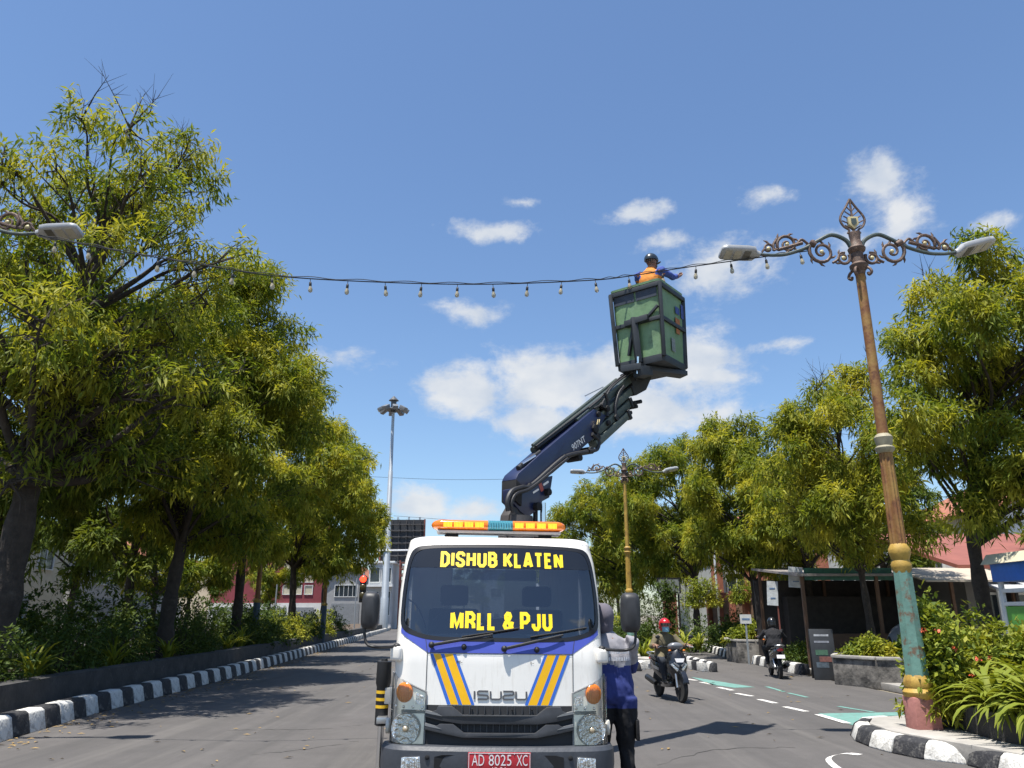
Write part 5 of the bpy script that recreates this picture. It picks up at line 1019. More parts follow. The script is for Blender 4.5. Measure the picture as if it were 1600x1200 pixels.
# ================================================================== PEOPLE
skin = mat('skin', (.24, .125, .075), .55, var=.12, scale=18)
def remesh(v, f, voxel, it=5):
    me = bpy.data.meshes.new('tmp'); me.from_pydata(v, [], f); ob = bpy.data.objects.new('tmp', me); COL.objects.link(ob)
    m = ob.modifiers.new('r', 'REMESH'); m.mode = 'VOXEL'; m.voxel_size = voxel; s = ob.modifiers.new('s', 'SMOOTH'); s.factor = .5; s.iterations = it
    dg = bpy.context.evaluated_depsgraph_get(); r = bpy.data.meshes.new_from_object(ob.evaluated_get(dg))
    vs = [tuple(x.co) for x in r.vertices]; fs = [tuple(p.vertices) for p in r.polygons]
    bpy.data.objects.remove(ob); bpy.data.meshes.remove(me); bpy.data.meshes.remove(r); return vs, fs
def person(label, loc, rz, J, M_, group=None, loose=1.0, voxel=.0115, thigh=.095, head_f=None, grip=.9):
    root = thing('person', label, 'person', loc, rz, group); V = lambda k: Vector(J[k])
    f = V('f').normalized(); r = V('r').normalized() if 'r' in J else f.cross(Vector((0, 0, 1))).normalized()
    b = MB(); tags = []
    def mark(t): tags.extend([t]*(len(b.v)-len(tags)))
    p, n = V('pelvis'), V('neck'); ax = n-p; fr = (f-ax.normalized()*f.dot(ax.normalized())).normalized(); rt = r
    secs = []
    for t, a, d in ((-.14, .12, .09), (-.02, .175*loose, .125*loose), (.14, .18*loose, .125*loose), (.38, .165*loose, .115*loose), (.62, .18*loose, .125*loose), (.8, .192, .118), (.91, .17, .095), (.985, .085, .075), (1.04, .06, .062)):
        c = p+ax*t; secs.append([c+rt*(a*math.copysign(abs(math.cos(q))**.85, math.cos(q)))+fr*(d*math.sin(q)) for q in np.linspace(0, 2*math.pi, 18, endpoint=False)])
    b.loft(secs[1:]); mark('shirt'); b.loft(secs[:3]); mark('pants')
    h = V('head'); hf = Vector(head_f).normalized() if head_f else f; hr = hf.cross(Vector((0, 0, 1))).normalized(); hu = hr.cross(hf); HM = Matrix((hr, hf, hu)).transposed()
    b.tube([n-ax.normalized()*.04, n.lerp(h, .45), h], [.06, .055, .055], 10); mark('skin')
    b.ell(h, (.074, .092, .108), 16, 12, HM); b.ell(h+HM @ Vector((0, .035, -.06)), (.055, .055, .062), 12, 8, HM)
    b.ell(h+HM @ Vector((0, .1, -.018)), (.013, .018, .024), 8, 6, HM)
    for s in (-1, 1): b.ell(h+HM @ Vector((s*.076, -.005, -.015)), (.01, .022, .032), 8, 6, HM)
    mark('skin'); b.ell(h+HM @ Vector((0, -.022, .022)), (.08, .092, .1), 14, 10, HM); mark('hair')
    hands = MB()
    for s, k in ((-1, 'l'), (1, 'r')):
        sh, e, w_ = V('sh_'+k), V('el_'+k), V('wr_'+k)
        b.tube([sh-rt*s*.05, sh, sh.lerp(e, .5), e], [.07, .066*loose**.5, .053*loose, .046*loose], 12); b.ell(e, (.047*loose,)*3, 10, 7); mark('sleeve')
        b.tube([e, e.lerp(w_, .35), w_.lerp(e, .12)], [.046*loose, .044*loose, .034*loose], 12); mark('sleeve')
        d = (w_-e).normalized(); b.tube([e.lerp(w_, .8), w_+d*.02], [.029, .026], 10); mark('skin')
        # hand: palm, four fingers, thumb
        pn = Vector(J.get('palm_'+k, (0, 0, -1))); hd = Vector(J.get('hd_'+k, d)).normalized(); pn = (pn-hd*pn.dot(hd)).normalized(); hs = hd.cross(pn)
        hands.ell(w_+hd*.055, (.04, .05, .016), 10, 8, Matrix((hs, hd, pn)).transposed()); ff = MB()
        for q, (o_, L) in enumerate(((-.03, .07), (-.01, .08), (.01, .076), (.03, .06))):
            st = w_+hd*.085+hs*o_; a1 = R(35)*grip; a2 = R(95)*grip; d1 = hd*math.cos(a1)+pn*math.sin(a1); d2 = hd*math.cos(a2)+pn*math.sin(a2); hands.tube([st-hd*.02, st, st+d1*L*.5, st+d1*L*.5+d2*L*.5], [.0095, .0095, .0088, .007], 8)
        ts = -s if J.get('thumb', 1) > 0 else s
        st = w_+hd*.03+hs*(.034*ts); d1 = (hd*.6+hs*ts*.7+pn*.4).normalized(); d2 = (hd*.8+pn*.7-hs*ts*.2).normalized(); hands.tube([st, st+d1*.04, st+d1*.04+d2*.032], [.012, .0105, .008], 8)
        hp, kn, an, to = V('hip_'+k), V('kn_'+k), V('an_'+k), V('to_'+k)
        b.tube([hp+Vector((0, 0, .03)), hp.lerp(kn, .35), kn], [thigh, thigh*.95, .066*loose**.5], 14); b.ell(kn, (.066*loose**.5,)*3, 10, 8); b.tube([kn, kn.lerp(an, .35), an], [.066*loose**.5, .064*loose**.5, .05*loose**.5], 14); mark('pants')
        fd = (to-an); fd.z = 0; fd.normalize(); c = an.lerp(to, .5); c.z = min(an.z, to.z)-.01
        b.ell(Vector((an.x, an.y, an.z-.035)), (.042, .05, .045), 10, 8); b.ell(c+Vector((0, 0, -.02)), (.046, .125, .04), 12, 8, Matrix((fd.cross(Vector((0, 0, 1))), fd, Vector((0, 0, 1)))).transposed()); mark('shoe')
    vs, fs = remesh(b.v, b.f, voxel)
    kd = KDTree(len(b.v)); nz = __import__('mathutils').noise
    for i, q in enumerate(b.v): kd.insert(q, i)
    kd.balance()
    order = ['shirt', 'pants', 'sleeve', 'skin', 'shoe', 'hair', 'yoke']; mats = [M_.get(k, M_['shirt'] if k in ('sleeve', 'yoke') else skin) for k in order]
    out_v = []
    for q in vs:                                       # folds and creases in the cloth
        t = tags[kd.find(q)[1]]; q = Vector(q)
        if t in ('shirt', 'pants', 'sleeve'):
            a_ = nz.noise_vector(Vector((q.x*9, q.y*9, q.z*5)))*.014+nz.noise_vector(Vector((q.x*22+q.z*9, q.y*22, q.z*14)))*.008; q = q+Vector((a_.x, a_.y, a_.z*.4))
        out_v.append(tuple(q))
    vs = out_v
    me = bpy.data.meshes.new('body'); k0 = len(vs); hv, hf_ = remesh(hands.v, hands.f, .0042, 2)
    me.from_pydata(vs+hv, [], fs+[tuple(i+k0 for i in q) for q in hf_])
    idx = []
    for q in me.polygons:
        if q.vertices[0] >= k0: idx.append(3); continue
        c = q.center; t = tags[kd.find(c)[1]]
        if t == 'shirt' and 'hem' in J and c.z < J['hem']: t = 'pants'
        if t == 'pants' and 'hem' in J and c.z > J['hem']: t = 'shirt'
        if t in ('shirt', 'sleeve') and 'yoke' in J and c.z+.012*math.sin(c.x*17)+.006*math.sin(c.x*41) > J['yoke']: t = 'yoke'
        idx.append(order.index(t))
    me.polygons.foreach_set('material_index', idx); finish(me, mats, True, 180); link('body', me, root)
    return root, h, HM
def face(root, h, HM):
    ey = MB(); 
    for s in (-1, 1):
        b = MB(); b.ell(h+HM @ Vector((s*.031, .081, .006)), (.012, .008, .008), 10, 7, HM); b.build('eye', mat('eye_white', (.6, .58, .55), .3), root, smooth=True)
        b = MB(); b.ell(h+HM @ Vector((s*.031, .0885, .006)), (.005, .003, .006), 8, 6, HM); b.build('pupil', black, root, smooth=True)
    b = MB(); b.ell(h+HM @ Vector((0, .089, -.066)), (.022, .006, .006), 10, 6, HM); b.build('mouth', mat('lips', (.22, .09, .07), .5), root, smooth=True)
def fabric(name, c, var=.2): return mat(name, c, .9, var=var, scale=5, bump=.5, bscale=9)
navy = fabric('navy_shirt', (.022, .035, .16)); yokeg = fabric('grey_yoke', (.27, .265, .29)); blackpants = fabric('black_trousers', (.008, .008, .01)); shoe = mat('shoe_black', (.015, .015, .015), .6)
# --- the worker beside the cab, back turned
wl = AT(961, 1150, 7.45); 
J = dict(f=(-.25, 1, 0), pelvis=(0, 0, .90), neck=(-.03, .02, 1.42), head=(-.065, .05, 1.575), sh_l=(-.20, .05, 1.355), sh_r=(.185, -.02, 1.355), el_l=(-.28, .22, 1.13), el_r=(.2, .2, 1.12), wr_l=(-.3, .42, 1.3), wr_r=(-.05, .36, 1.25),
     hip_l=(-.1, .02, .86), hip_r=(.1, -.01, .86), kn_l=(-.12, .06, .47), kn_r=(.1, .01, .47), an_l=(-.13, .03, .09), an_r=(.1, -.03, .09), to_l=(-.17, .18, .04), to_r=(.08, .13, .04), hem=.80, yoke=1.16, hd_l=(0, 1, .3), palm_l=(-1, 0, 0), palm_r=(-1, 0, 0), thumb=-1)
root, h, HM = person('worker in navy and grey shirt, black trousers and grey hood standing beside the truck cab', (wl.x, 7.45, 0), 0, J, dict(shirt=navy, sleeve=navy, yoke=yokeg, pants=blackpants, shoe=shoe, hair=black), loose=1.12, thigh=.112, head_f=(-.35, 1, .12))
face(root, h, HM)
hoodm = fabric('grey_hood', (.115, .105, .13), .15)
b = MB(); b.ell(h+HM @ Vector((0, -.012, .012)), (.093, .112, .118), 20, 14, HM, z0=-.75); b.ell(h+HM @ Vector((0, -.05, -.07)), (.078, .07, .09), 16, 10, HM); b.tube([h+HM @ Vector((0, .06, .05)), h+HM @ Vector((0, .13, .045))], [.075, .07], 14)
v, fc = remesh(b.v, b.f, .012, 4); me = bpy.data.meshes.new('hood'); me.from_pydata(v, [], fc); finish(me, hoodm, True, 180); link('hood', me, root)
bt_ = fabric('shirt_print', (.55, .55, .57))
back = Vector((.25, -1, 0)).normalized(); side = Vector((1, .25, 0)).normalized()
for row, z in ((0, 1.275), (1, 1.215)):
    rr = random.Random(row+3); x = -.13
    while x < .14:
        wd = rr.uniform(.012, .022); c = Vector((-.015, .01, z))+side*x+back*(.155+.0*abs(x))
        k = x/.2; c -= back*(.09*k*k); b = MB(); b.box(c, (wd, .006, .03), Matrix((side, back*-1, Vector((0, 0, 1)))).transposed()); x += wd+.007
        b.build('print_mark', bt_, root)
# pocket flap on the trousers and belt line
b = MB(); b.box((.195, -.02, .62), (.03, .14, .17)); b.build('cargo_pocket', blackpants, root, bevel=.01)
# --- the worker up in the basket
orange = fabric('orange_vest', (.62, .22, .035)); bluesl = fabric('blue_sleeve', (.05, .09, .32))
wb = BC+Vector((-.06, -.08, .03)); wb = Vector((AT(1014, 420, BC.y).x, BC.y, BC.z+.20))
J = dict(f=(.55, .83, 0), pelvis=(0, 0, .90), neck=(.03, .03, 1.40), head=(.06, .05, 1.55), sh_l=(-.16, .1, 1.335), sh_r=(.17, -.11, 1.335), el_l=(-.1, .33, 1.2), el_r=(.36, -.02, 1.26), wr_l=(.12, .42, 1.36), wr_r=(.5, .16, 1.36),
     hip_l=(-.08, .05, .86), hip_r=(.08, -.05, .86), kn_l=(-.06, .08, .46), kn_r=(.11, -.02, .46), an_l=(-.09, .04, .09), an_r=(.09, -.06, .09), to_l=(0, .17, .04), to_r=(.18, .07, .04), hem=.84, palm_l=(0, .5, 1), palm_r=(0, .5, 1))
root, h, HM = person('worker in orange vest and dark helmet standing in the green crane basket', wb, 0, J, dict(shirt=orange, sleeve=bluesl, pants=fabric('navy_trousers', (.02, .025, .06)), shoe=shoe, hair=black), loose=1.08, head_f=(.75, .66, .05))
face(root, h, HM)
hm = mat('helmet_dark', (.018, .026, .032), .35, var=.1, coat=.4)
b = MB(); b.ell(h+HM @ Vector((0, -.008, .03)), (.104, .128, .115), 20, 12, HM, z0=-.1); b.loft([[h+HM @ Vector((.1*math.cos(a), .09+.07*math.sin(a)*k, .018-.012*k)) for a in np.linspace(0, math.pi, 12)]+[h+HM @ Vector((.1*math.cos(a), .085+.06*math.sin(a)*k, .008-.012*k)) for a in np.linspace(math.pi, 0, 12)] for k in (.5, 1)]); b.build('helmet', hm, root, smooth=True, ang=60)
b = MB(); b.tube([h+HM @ Vector((.075, .02, .0)), h+HM @ Vector((.06, .05, -.08)), h+HM @ Vector((0, .07, -.13)), h+HM @ Vector((-.06, .05, -.08)), h+HM @ Vector((-.075, .02, 0))], .006, 5); b.build('chin_strap', black, root)
ref = mat('reflective_band', (.35, .36, .38), .4, var=.1)
# ================================================================== SCOOTERS
plasticb = mat('scooter_black', (.012, .013, .016), .25, var=.2, coat=.6); scgrey = mat('scooter_grey', (.16, .165, .175), .3, var=.1, coat=.4)
def scooter(label, loc, rz):
    """front points to local -y"""
    t = thing('scooter', label, 'scooter', loc, rz)
    def wheel(y):
        ro_ = Matrix.Rotation(R(90), 3, 'Y'); c = Vector((0, y, .27))
        b = MB(); b.lathe([(.2, -.03), (.24, -.042), (.262, -.03), (.27, 0), (.262, .03), (.24, .042), (.2, .03)], 28, c, ro_); w_ = b.build('wheel', rubber, t, smooth=True)
        b = MB(); b.lathe([(.205, -.025), (.185, -.025), (.185, .025), (.205, .025)], 24, c, ro_, cap=False); b.lathe([(.045, -.06), (.045, .06)], 12, c, ro_)
        for k in range(5):
            a = k*2*math.pi/5; b.bar(c+Vector((0, .04*math.cos(a), .04*math.sin(a))), c+Vector((0, .19*math.cos(a+.2), .19*math.sin(a+.2))), .022, .03, up=(1, 0, 0))
        b.build('rim', mat('rim_dark', (.05, .05, .055), .35, metal=.6), w_, smooth=True)
        b = MB(); b.lathe([(.1, -.004), (.1, .004)], 20, c+Vector((.055, 0, 0)), ro_); b.build('brake_disc', steel, w_)
    wheel(-.63); wheel(.64)
    b = MB(); secs = []
    for k in range(9):
        a = R(20+k*17); secs.append([(x, -.63-math.cos(a)*.3*1.0+0, .27+math.sin(a)*.3+dz) for x, dz in ((-.06, -.03), (-.05, .012), (0, .02), (.05, .012), (.06, -.03), (0, -.006))])
    b.loft(secs); b.build('front_fender', plasticb, t, smooth=True)
    b = MB()
    for s in (-1, 1): b.tube([(s*.075, -.63, .27), (s*.075, -.55, .58)], [.026, .022], 10)
    b.build('fork', steel, t, smooth=True)
    # front apron: wedge shaped leg shield
    b = MB(); secs = []
    for z, hw, yf, dp in ((.42, .10, -.56, .05), (.52, .15, -.60, .08), (.66, .20, -.60, .1), (.78, .19, -.57, .1), (.88, .15, -.53, .09), (.95, .08, -.49, .06)):
        secs.append([(hw, yf+dp*1.6, z), (hw*.92, yf+dp*.6, z), (hw*.45, yf, z), (0, yf-.03, z), (-hw*.45, yf, z), (-hw*.92, yf+dp*.6, z), (-hw, yf+dp*1.6, z), (0, yf+dp*1.4, z)])
    b.loft(secs); ap = b.build('front_apron', plasticb, t, smooth=True, ang=45)
    b = MB(); b.loft([[(-.1, -.618, .79), (.1, -.618, .79), (.07, -.63, .72), (-.07, -.63, .72)], [(-.09, -.6, .785), (.09, -.6, .785), (.06, -.61, .725), (-.06, -.61, .725)]]); b.build('number_plate', pw, ap)
    for s in (-1, 1):
        b = MB(); b.prism([(s*.03, .60), (s*.14, .70), (s*.165, .67), (s*.06, .55)], lambda u, v, k: (u, (-.64 if k == 0 else -.6)+abs(u)*.35, v)); b.build('headlight', refl, ap, bevel=.006)
        b = MB(); b.prism([(s*.02, .66), (s*.1, .72), (s*.12, .70), (s*.03, .62)], lambda u, v, k: (u, (-.655 if k == 0 else -.62)+abs(u)*.35, v)); b.build('trim_panel', scgrey, ap, bevel=.005)
    # handlebar cover, bars, mirrors
    b = MB(); b.ell((0, -.42, 1.0), (.16, .11, .075), 16, 10, Matrix.Rotation(R(-20), 3, 'X')); hb = b.build('handlebar_cover', scgrey, t, smooth=True)
    for s in (-1, 1):
        b = MB(); b.tube([(s*.12, -.4, .99), (s*.25, -.37, 1.0), (s*.3, -.34, 1.0)], .013, 8); b.tube([(s*.28, -.35, 1.0), (s*.38, -.3, .995)], .02, 10); b.build('grip', rubber, hb, smooth=True)
        b = MB(); b.tube([(s*.26, -.37, 1.01), (s*.36, -.46, .985)], .007, 6); b.build('brake_lever', steel, hb, smooth=True)
        b = MB(); b.tube([(s*.22, -.38, 1.02), (s*.27, -.42, 1.1), (s*.32, -.4, 1.15)], .007, 6); b.ell((s*.34, -.4, 1.18), (.05, .02, .035), 12, 8); b.build('mirror', black, hb, smooth=True)
        b = MB(); b.ell((s*.145, -.5, .93), (.03, .02, .018), 10, 6); b.build('indicator', amber, ap, smooth=True)
    # floor, spine, seat, tail
    b = MB(); b.loft([[(-.15, -.42, .36), (.15, -.42, .36), (.15, -.42, .27), (-.15, -.42, .27)], [(-.17, -.2, .33), (.17, -.2, .33), (.16, -.2, .24), (-.16, -.2, .24)], [(-.16, .12, .34), (.16, .12, .34), (.15, .12, .24), (-.15, .12, .24)]]); b.build('floorboard', plasticb, t, bevel=.015)
    b = MB(); secs = []
    for y, hw, z0, z1 in ((-.44, .08, .34, .72), (-.25, .07, .33, .5), (-.02, .09, .33, .5), (.12, .15, .34, .66), (.4, .17, .42, .7), (.7, .14, .52, .74), (.92, .07, .64, .78), (.98, .04, .68, .77)):
        secs.append([(hw, y, z0+.06), (hw*1.02, y, (z0+z1)/2), (hw*.9, y, z1-.02), (hw*.5, y, z1), (-hw*.5, y, z1), (-hw*.9, y, z1-.02), (-hw*1.02, y, (z0+z1)/2), (-hw, y, z0+.06), (-hw*.6, y, z0), (hw*.6, y, z0)])
    b.loft(secs); bd = b.build('body', plasticb, t, smooth=True, ang=50)
    for s in (-1, 1):
        b = MB(); b.loft([[(s*.155, .15, .52), (s*.155, .15, .58), (s*.15, .15, .55)], [(s*.182, .4, .56), (s*.182, .4, .62), (s*.175, .4, .59)], [(s*.14, .72, .66), (s*.14, .72, .69), (s*.13, .72, .67)]]); b.build('side_stripe', scgrey, bd)
    b = MB(); secs = []
    for y, hw, z in ((.08, .06, .70), (.14, .12, .735), (.35, .14, .735), (.5, .15, .765), (.8, .13, .79), (.9, .06, .78)): secs.append([(hw, y, z-.04), (hw*.9, y, z), (0, y, z+.015), (-hw*.9, y, z), (-hw, y, z-.04), (0, y, z-.05)])
    b.loft(secs); b.build('seat', rubber, t, smooth=True, ang=60)
    b = MB(); b.tube(spl([(.1, .85, .8), (.11, .98, .83), (0, 1.02, .84), (-.11, .98, .83), (-.1, .85, .8)], 4), .012, 7); b.build('grab_rail', steel, t, smooth=True)
    b = MB(); b.ell((0, .975, .72), (.08, .025, .035), 12, 8); b.build('tail_light', mat('tail_red', (.5, .015, .012), .25, coat=.5), t, smooth=True)
    b = MB(); b.box((0, .985, .56), (.2, .01, .09), Matrix.Rotation(R(15), 3, 'X')); b.build('rear_plate', pw, t)
    b = MB(); b.loft([[(x, y+0, z) for x, z in ((-.06, .62), (.06, .62), (.07, .56), (-.07, .56))] for y in (.8, .95)]); b.build('rear_fender', plasticb, t)
    b = MB(); b.box((.06, .3, .33), (.18, .3, .18)); b.tube([(.1, .35, .32), (.1, .64, .27)], .05, 10); b.build('engine', mat('engine_grey', (.1, .1, .1), .5, metal=.5), t, bevel=.03)
    b = MB(); b.tube([(-.1, .1, .24), (-.14, .3, .25)], .02, 8); b.tube([(-.16, .35, .27), (-.17, .5, .3), (-.175, .84, .36), (-.175, .88, .365)], [.045, .06, .06, .04], 14); b.build('exhaust', mat('exhaust_dark', (.03, .03, .03), .4, metal=.5), t, smooth=True)
    b = MB(); b.tube([(.12, .45, .55), (.1, .64, .28)], .025, 10); b.build('shock_absorber', steel, t, smooth=True)
    return t
sc_p = G(1050, 1094); SCA = R(9)
scooter('black and grey scooter riding toward the camera on the open road', (3.12, 16.25, 0), SCA)
olive = fabric('olive_jacket', (.125, .105, .06)); jeans = fabric('dark_jeans', (.02, .025, .035))
def rider_pose(): return dict(f=(0, -1, 0), pelvis=(0, .26, .78), neck=(0, .16, 1.235), head=(0, .10, 1.375), sh_l=(.185, .15, 1.17), sh_r=(-.185, .15, 1.17), el_l=(.33, .0, .99), el_r=(-.33, .0, .99), wr_l=(.335, -.25, 1.02), wr_r=(-.335, -.25, 1.02),
     hip_l=(.1, .22, .79), hip_r=(-.1, .22, .79), kn_l=(.19, -.18, .72), kn_r=(-.19, -.18, .72), an_l=(.14, -.13, .39), an_r=(-.14, -.13, .39), to_l=(.15, -.28, .36), to_r=(-.15, -.28, .36), hem=.80, palm_l=(0, -.3, -1), palm_r=(0, -.3, -1), hd_l=(0, -1, 0), hd_r=(0, -1, 0), r=(1, 0, 0))
def helmet(root, h, HM, m, visor=True):
    b = MB(); b.ell(h+HM @ Vector((0, -.012, .025)), (.118, .14, .135), 22, 14, HM, z0=-.25); b.ell(h+HM @ Vector((0, -.05, -.03)), (.113, .1, .1), 18, 10, HM, z0=-.6, z1=.3); o = b.build('helmet', m, root, smooth=True)
    if visor:
        b = MB(); b.grid([[h+HM @ Vector((.125*math.sin(a), -.01+.155*math.cos(a), z)) for a in np.linspace(-1.15, 1.15, 14)] for z in (.005, .035, .06)]); b.build('visor', mat('visor_smoke', (.02, .02, .022), .1, coat=.6), o, smooth=True)
root, h, HM = person('rider in red helmet, blue face mask and olive jacket on the approaching scooter', (3.12, 16.25, 0), SCA, rider_pose(), dict(shirt=olive, sleeve=olive, pants=jeans, shoe=shoe, hair=black), loose=1.15)
face(root, h, HM); helmet(root, h, HM, mat('helmet_red', (.42, .012, .014), .2, coat=.7))
b = MB(); b.grid([[h+HM @ Vector(((.074+.004*math.cos(t*3))*math.sin(a), .012+(.098+.01*t)*math.cos(a), .0-.11*t)) for a in np.linspace(-1.35, 1.35, 14)] for t in np.linspace(0, 1, 6)]); b.build('face_mask', fabric('mask_blue', (.22, .42, .5), .08), root, smooth=True)
# rider in black on a dark scooter, seen from behind in the shade
scooter('dark scooter pulled up beside the striped kerb, seen from behind', (7.05, 21.9, 0), R(172))
root, h, HM = person('rider in black jacket and helmet on the scooter by the kerb', (7.05, 21.9, 0), R(172), rider_pose(), dict(shirt=fabric('black_jacket', (.014, .014, .017)), pants=fabric('black_jeans', (.012, .013, .016)), shoe=shoe, hair=black), loose=1.15, voxel=.014)
face(root, h, HM); helmet(root, h, HM, mat('helmet_black', (.012, .012, .014), .3, coat=.5))
# ================================================================== BACKGROUND
def wallm(n, c): return mat(n, c, .9, var=.12, scale=1.2, bump=.2, bscale=20, extra=[((c[0]*.5, c[1]*.5, c[2]*.5), .8, .58, .75, .5)])
winglass = mat('window_dark', (.03, .04, .05), .08, var=.2, coat=.4)
wframe = mat('window_frame_white', (.62, .62, .6), .5)
tile = mat('roof_tile', (.3, .11, .06), .8, var=.3, scale=3, bump=.6, bscale=10)
brick = mat('brick_red', (.27, .095, .055), .9, var=.3, scale=6, bump=.5, bscale=18, extra=[((.1, .05, .04), 3, .55, .7, .6)])
def window(par, x, y, z, w_, h_, axis='y', n=2, m=winglass, fm=wframe, sg=-1):
    """on a wall facing -y (axis y) or +-x (axis x); sg = outward sign"""
    def bx(c, d): 
        return (c, d) if axis == 'y' else ((c[1], c[0], c[2]), (d[1], d[0], d[2]))
    b = MB(); t = .07
    for cx, cz, dx, dz in ((0, h_/2, w_+t, t), (0, -h_/2, w_+t, t), (-w_/2, 0, t, h_-t-.004), (w_/2, 0, t, h_-t-.004)): b.box(*bx((x+cx, y+sg*.04, z+cz), (dx, .1, dz)))
    for k in range(1, n): b.box(*bx((x-w_/2+w_*k/n, y+sg*.03, z), (t*.7, .06, h_-t-.006)))
    o = b.build('window', fm, par)
    b = MB(); b.box(*bx((x, y+sg*.012, z), (w_-t, .02, h_-t))); b.build('pane', m, o); return o
def house(name, label, x0, x1, y0, y1, h, m, roof='flat', rm=tile, wins=(), group=None, rh=1.6, doors=()):
    t = thing(name, label, 'building', ((x0+x1)/2, (y0+y1)/2, 0), 0, group); ox, oy = (x0+x1)/2, (y0+y1)/2
    b = MB(); b.box((0, 0, h/2), (x1-x0, y1-y0, h)); b.build('wall', m, t)
    if roof == 'flat': b = MB(); b.box((0, 0, h+.12), (x1-x0+.5, y1-y0+.5, .24)); b.build('roof', rm, t, bevel=.02)
    elif roof == 'gable':                                          # ridge along y
        b = MB(); w_ = (x1-x0)/2+.35; d = (y1-y0)/2+.35; b.prism([(-w_, h-.1), (0, h+rh), (w_, h-.1), (w_, h+.06), (0, h+rh+.2), (-w_, h+.06)], lambda u, v, k: (u, -d if k == 0 else d, v)); b.build('roof', rm, t)
        b = MB(); b.prism([(-(x1-x0)/2, h), ((x1-x0)/2, h), (0, h+rh-.1)], lambda u, v, k: (u, -d+.36 if k == 0 else d-.36, v)); b.build('gable', m, t)
    elif roof == 'shed':
        b = MB(); d = (y1-y0)/2+.5; b.prism([(-d, h), (d, h+rh), (d, h+rh+.12), (-d, h+.12)], lambda u, v, k: (-(x1-x0)/2-.4 if k == 0 else (x1-x0)/2+.4, u, v)); b.build('roof', rm, t)
    for (ax, a, z, w_, hh, n) in wins:
        if ax == 'f': window(t, a-ox, y0-oy, z, w_, hh, 'y', n)
        elif ax == 'r': window(t, a-oy, x1-ox, z, w_, hh, 'x', n, sg=1)
        else: window(t, a-oy, x0-ox, z, w_, hh, 'x', n, sg=-1)
    for (ax, a, w_, hh, dm) in doors:
        b = MB()
        if ax == 'f': b.box((a-ox, y0-oy-.03, hh/2), (w_, .08, hh))
        elif ax == 'r': b.box((x1-ox+.03, a-oy, hh/2), (.08, w_, hh))
        else: b.box((x0-ox-.03, a-oy, hh/2), (.08, w_, hh))
        b.build('door', dm, t)
    return t
shut = mat('shutter_grey', (.2, .21, .22), .6, var=.15); dwood = mat('door_wood', (.13, .07, .04), .7)
# left side across the side road
cream = mat('pane_cream', (.5, .45, .33), .4)
rs = house('shop_building', 'maroon shop building with cream window panels and white ground floor', -36, -22.6, 95, 106, 9.5, wallm('maroon_wall', (.22, .045, .055)), 'flat', wallm('roof_slab', (.3, .29, .27)))
for cx in (-26.9, -25.6, -24.3, -30):
    for z in (4.4, 5.8, 7.2): window(rs, cx+29.3, 95-100.5, z, .95, 1.05, 'y', 1, cream)
b = MB(); b.box((0, -5.55, 1.45), (13.5, .12, 2.9)); b.build('ground_floor', wallm('white_wall', (.62, .61, .58)), rs)
for k in range(4): b = MB(); b.box((-5+3.2*k, -5.63, 1.25), (2.3, .06, 2.3)); b.build('shutter', shut, rs)
house('shop_building', 'long cream building left of the maroon shop', -66, -37, 98, 110, 7.5, wallm('cream_wall', (.55, .48, .36)), 'gable', tile, [('f', x, 4.6, 2.0, 1.4, 2) for x in (-62, -57, -52, -47, -42)], None, 2.4, [('f', x, 3, 2.6, shut) for x in (-60, -54, -48, -42)])
house('gable_house', 'grey gabled building with orange tiled roof edge beside the maroon shop', -21.8, -16.6, 92, 102, 5.4, wallm('grey_wall', (.3, .3, .3)), 'gable', tile, [('f', -19.2, 4.2, 2.6, 1.3, 5)], rh=1.9, doors=[('f', -19.2, 3.2, 2.8, shut)])
ks = house('shop_building', 'small white trimmed shop with glass front behind the tall mast', -16.3, -13.6, 90, 97, 7.2, wallm('pale_wall', (.45, .46, .47)), 'flat', wallm('roof_white', (.7, .7, .68)), [('f', -15.6, 5.9, 1.1, 1.6, 1), ('f', -14.3, 5.9, 1.1, 1.6, 1), ('f', -15.6, 2.8, 1.1, 2.6, 2), ('f', -14.3, 2.8, 1.1, 2.6, 2)])
b = MB(); b.box((0, -3.9, 4.7), (3.0, .9, .22)); b.build('canopy', wallm('roof_white', (.7, .7, .68)), ks)
sw = wallm('white_wall', (.62, .61, .58))
house('shop_house', 'white shop house with red sign fascia across the side road', -36, -26.5, 22, 33, 5.2, sw, 'gable', tile, [('r', 25, 3.6, 1.6, 1.2, 2), ('r', 30, 3.6, 1.6, 1.2, 2)], 'shop houses on the left', 2.0, [('r', 24.8, 2.6, 2.5, shut), ('r', 29.8, 2.6, 2.5, dwood)])
house('shop_house', 'cream shop house with flat roof across the side road', -37, -27, 35, 48, 6.6, wallm('cream_wall', (.55, .48, .36)), 'flat', wallm('roof_slab', (.3, .29, .27)), [('r', y, 4.8, 1.5, 1.4, 2) for y in (37.5, 41.5, 45.5)], 'shop houses on the left', 2, [('r', 38, 3, 2.6, shut), ('r', 43, 3, 2.6, shut)])
house('shop_house', 'grey shop house with dark shutters across the side road', -39, -28.5, 52, 66, 5.8, wallm('grey_wall2', (.36, .35, .34)), 'gable', tile, [('r', y, 4.2, 1.5, 1.2, 2) for y in (55, 59, 63)], 'shop houses on the left', 2.2, [('r', 56, 3, 2.6, shut), ('r', 61, 3, 2.6, shut)])
house('shop_house', 'low white house nearest the thick forked tree across the side road', -34, -25.5, 6, 19, 4.4, sw, 'gable', tile, [('r', 9, 2.4, 1.6, 1.3, 2), ('r', 15, 2.4, 1.6, 1.3, 2)], 'shop houses on the left', 2.0, [('r', 12, 1.1, 2.2, dwood)])
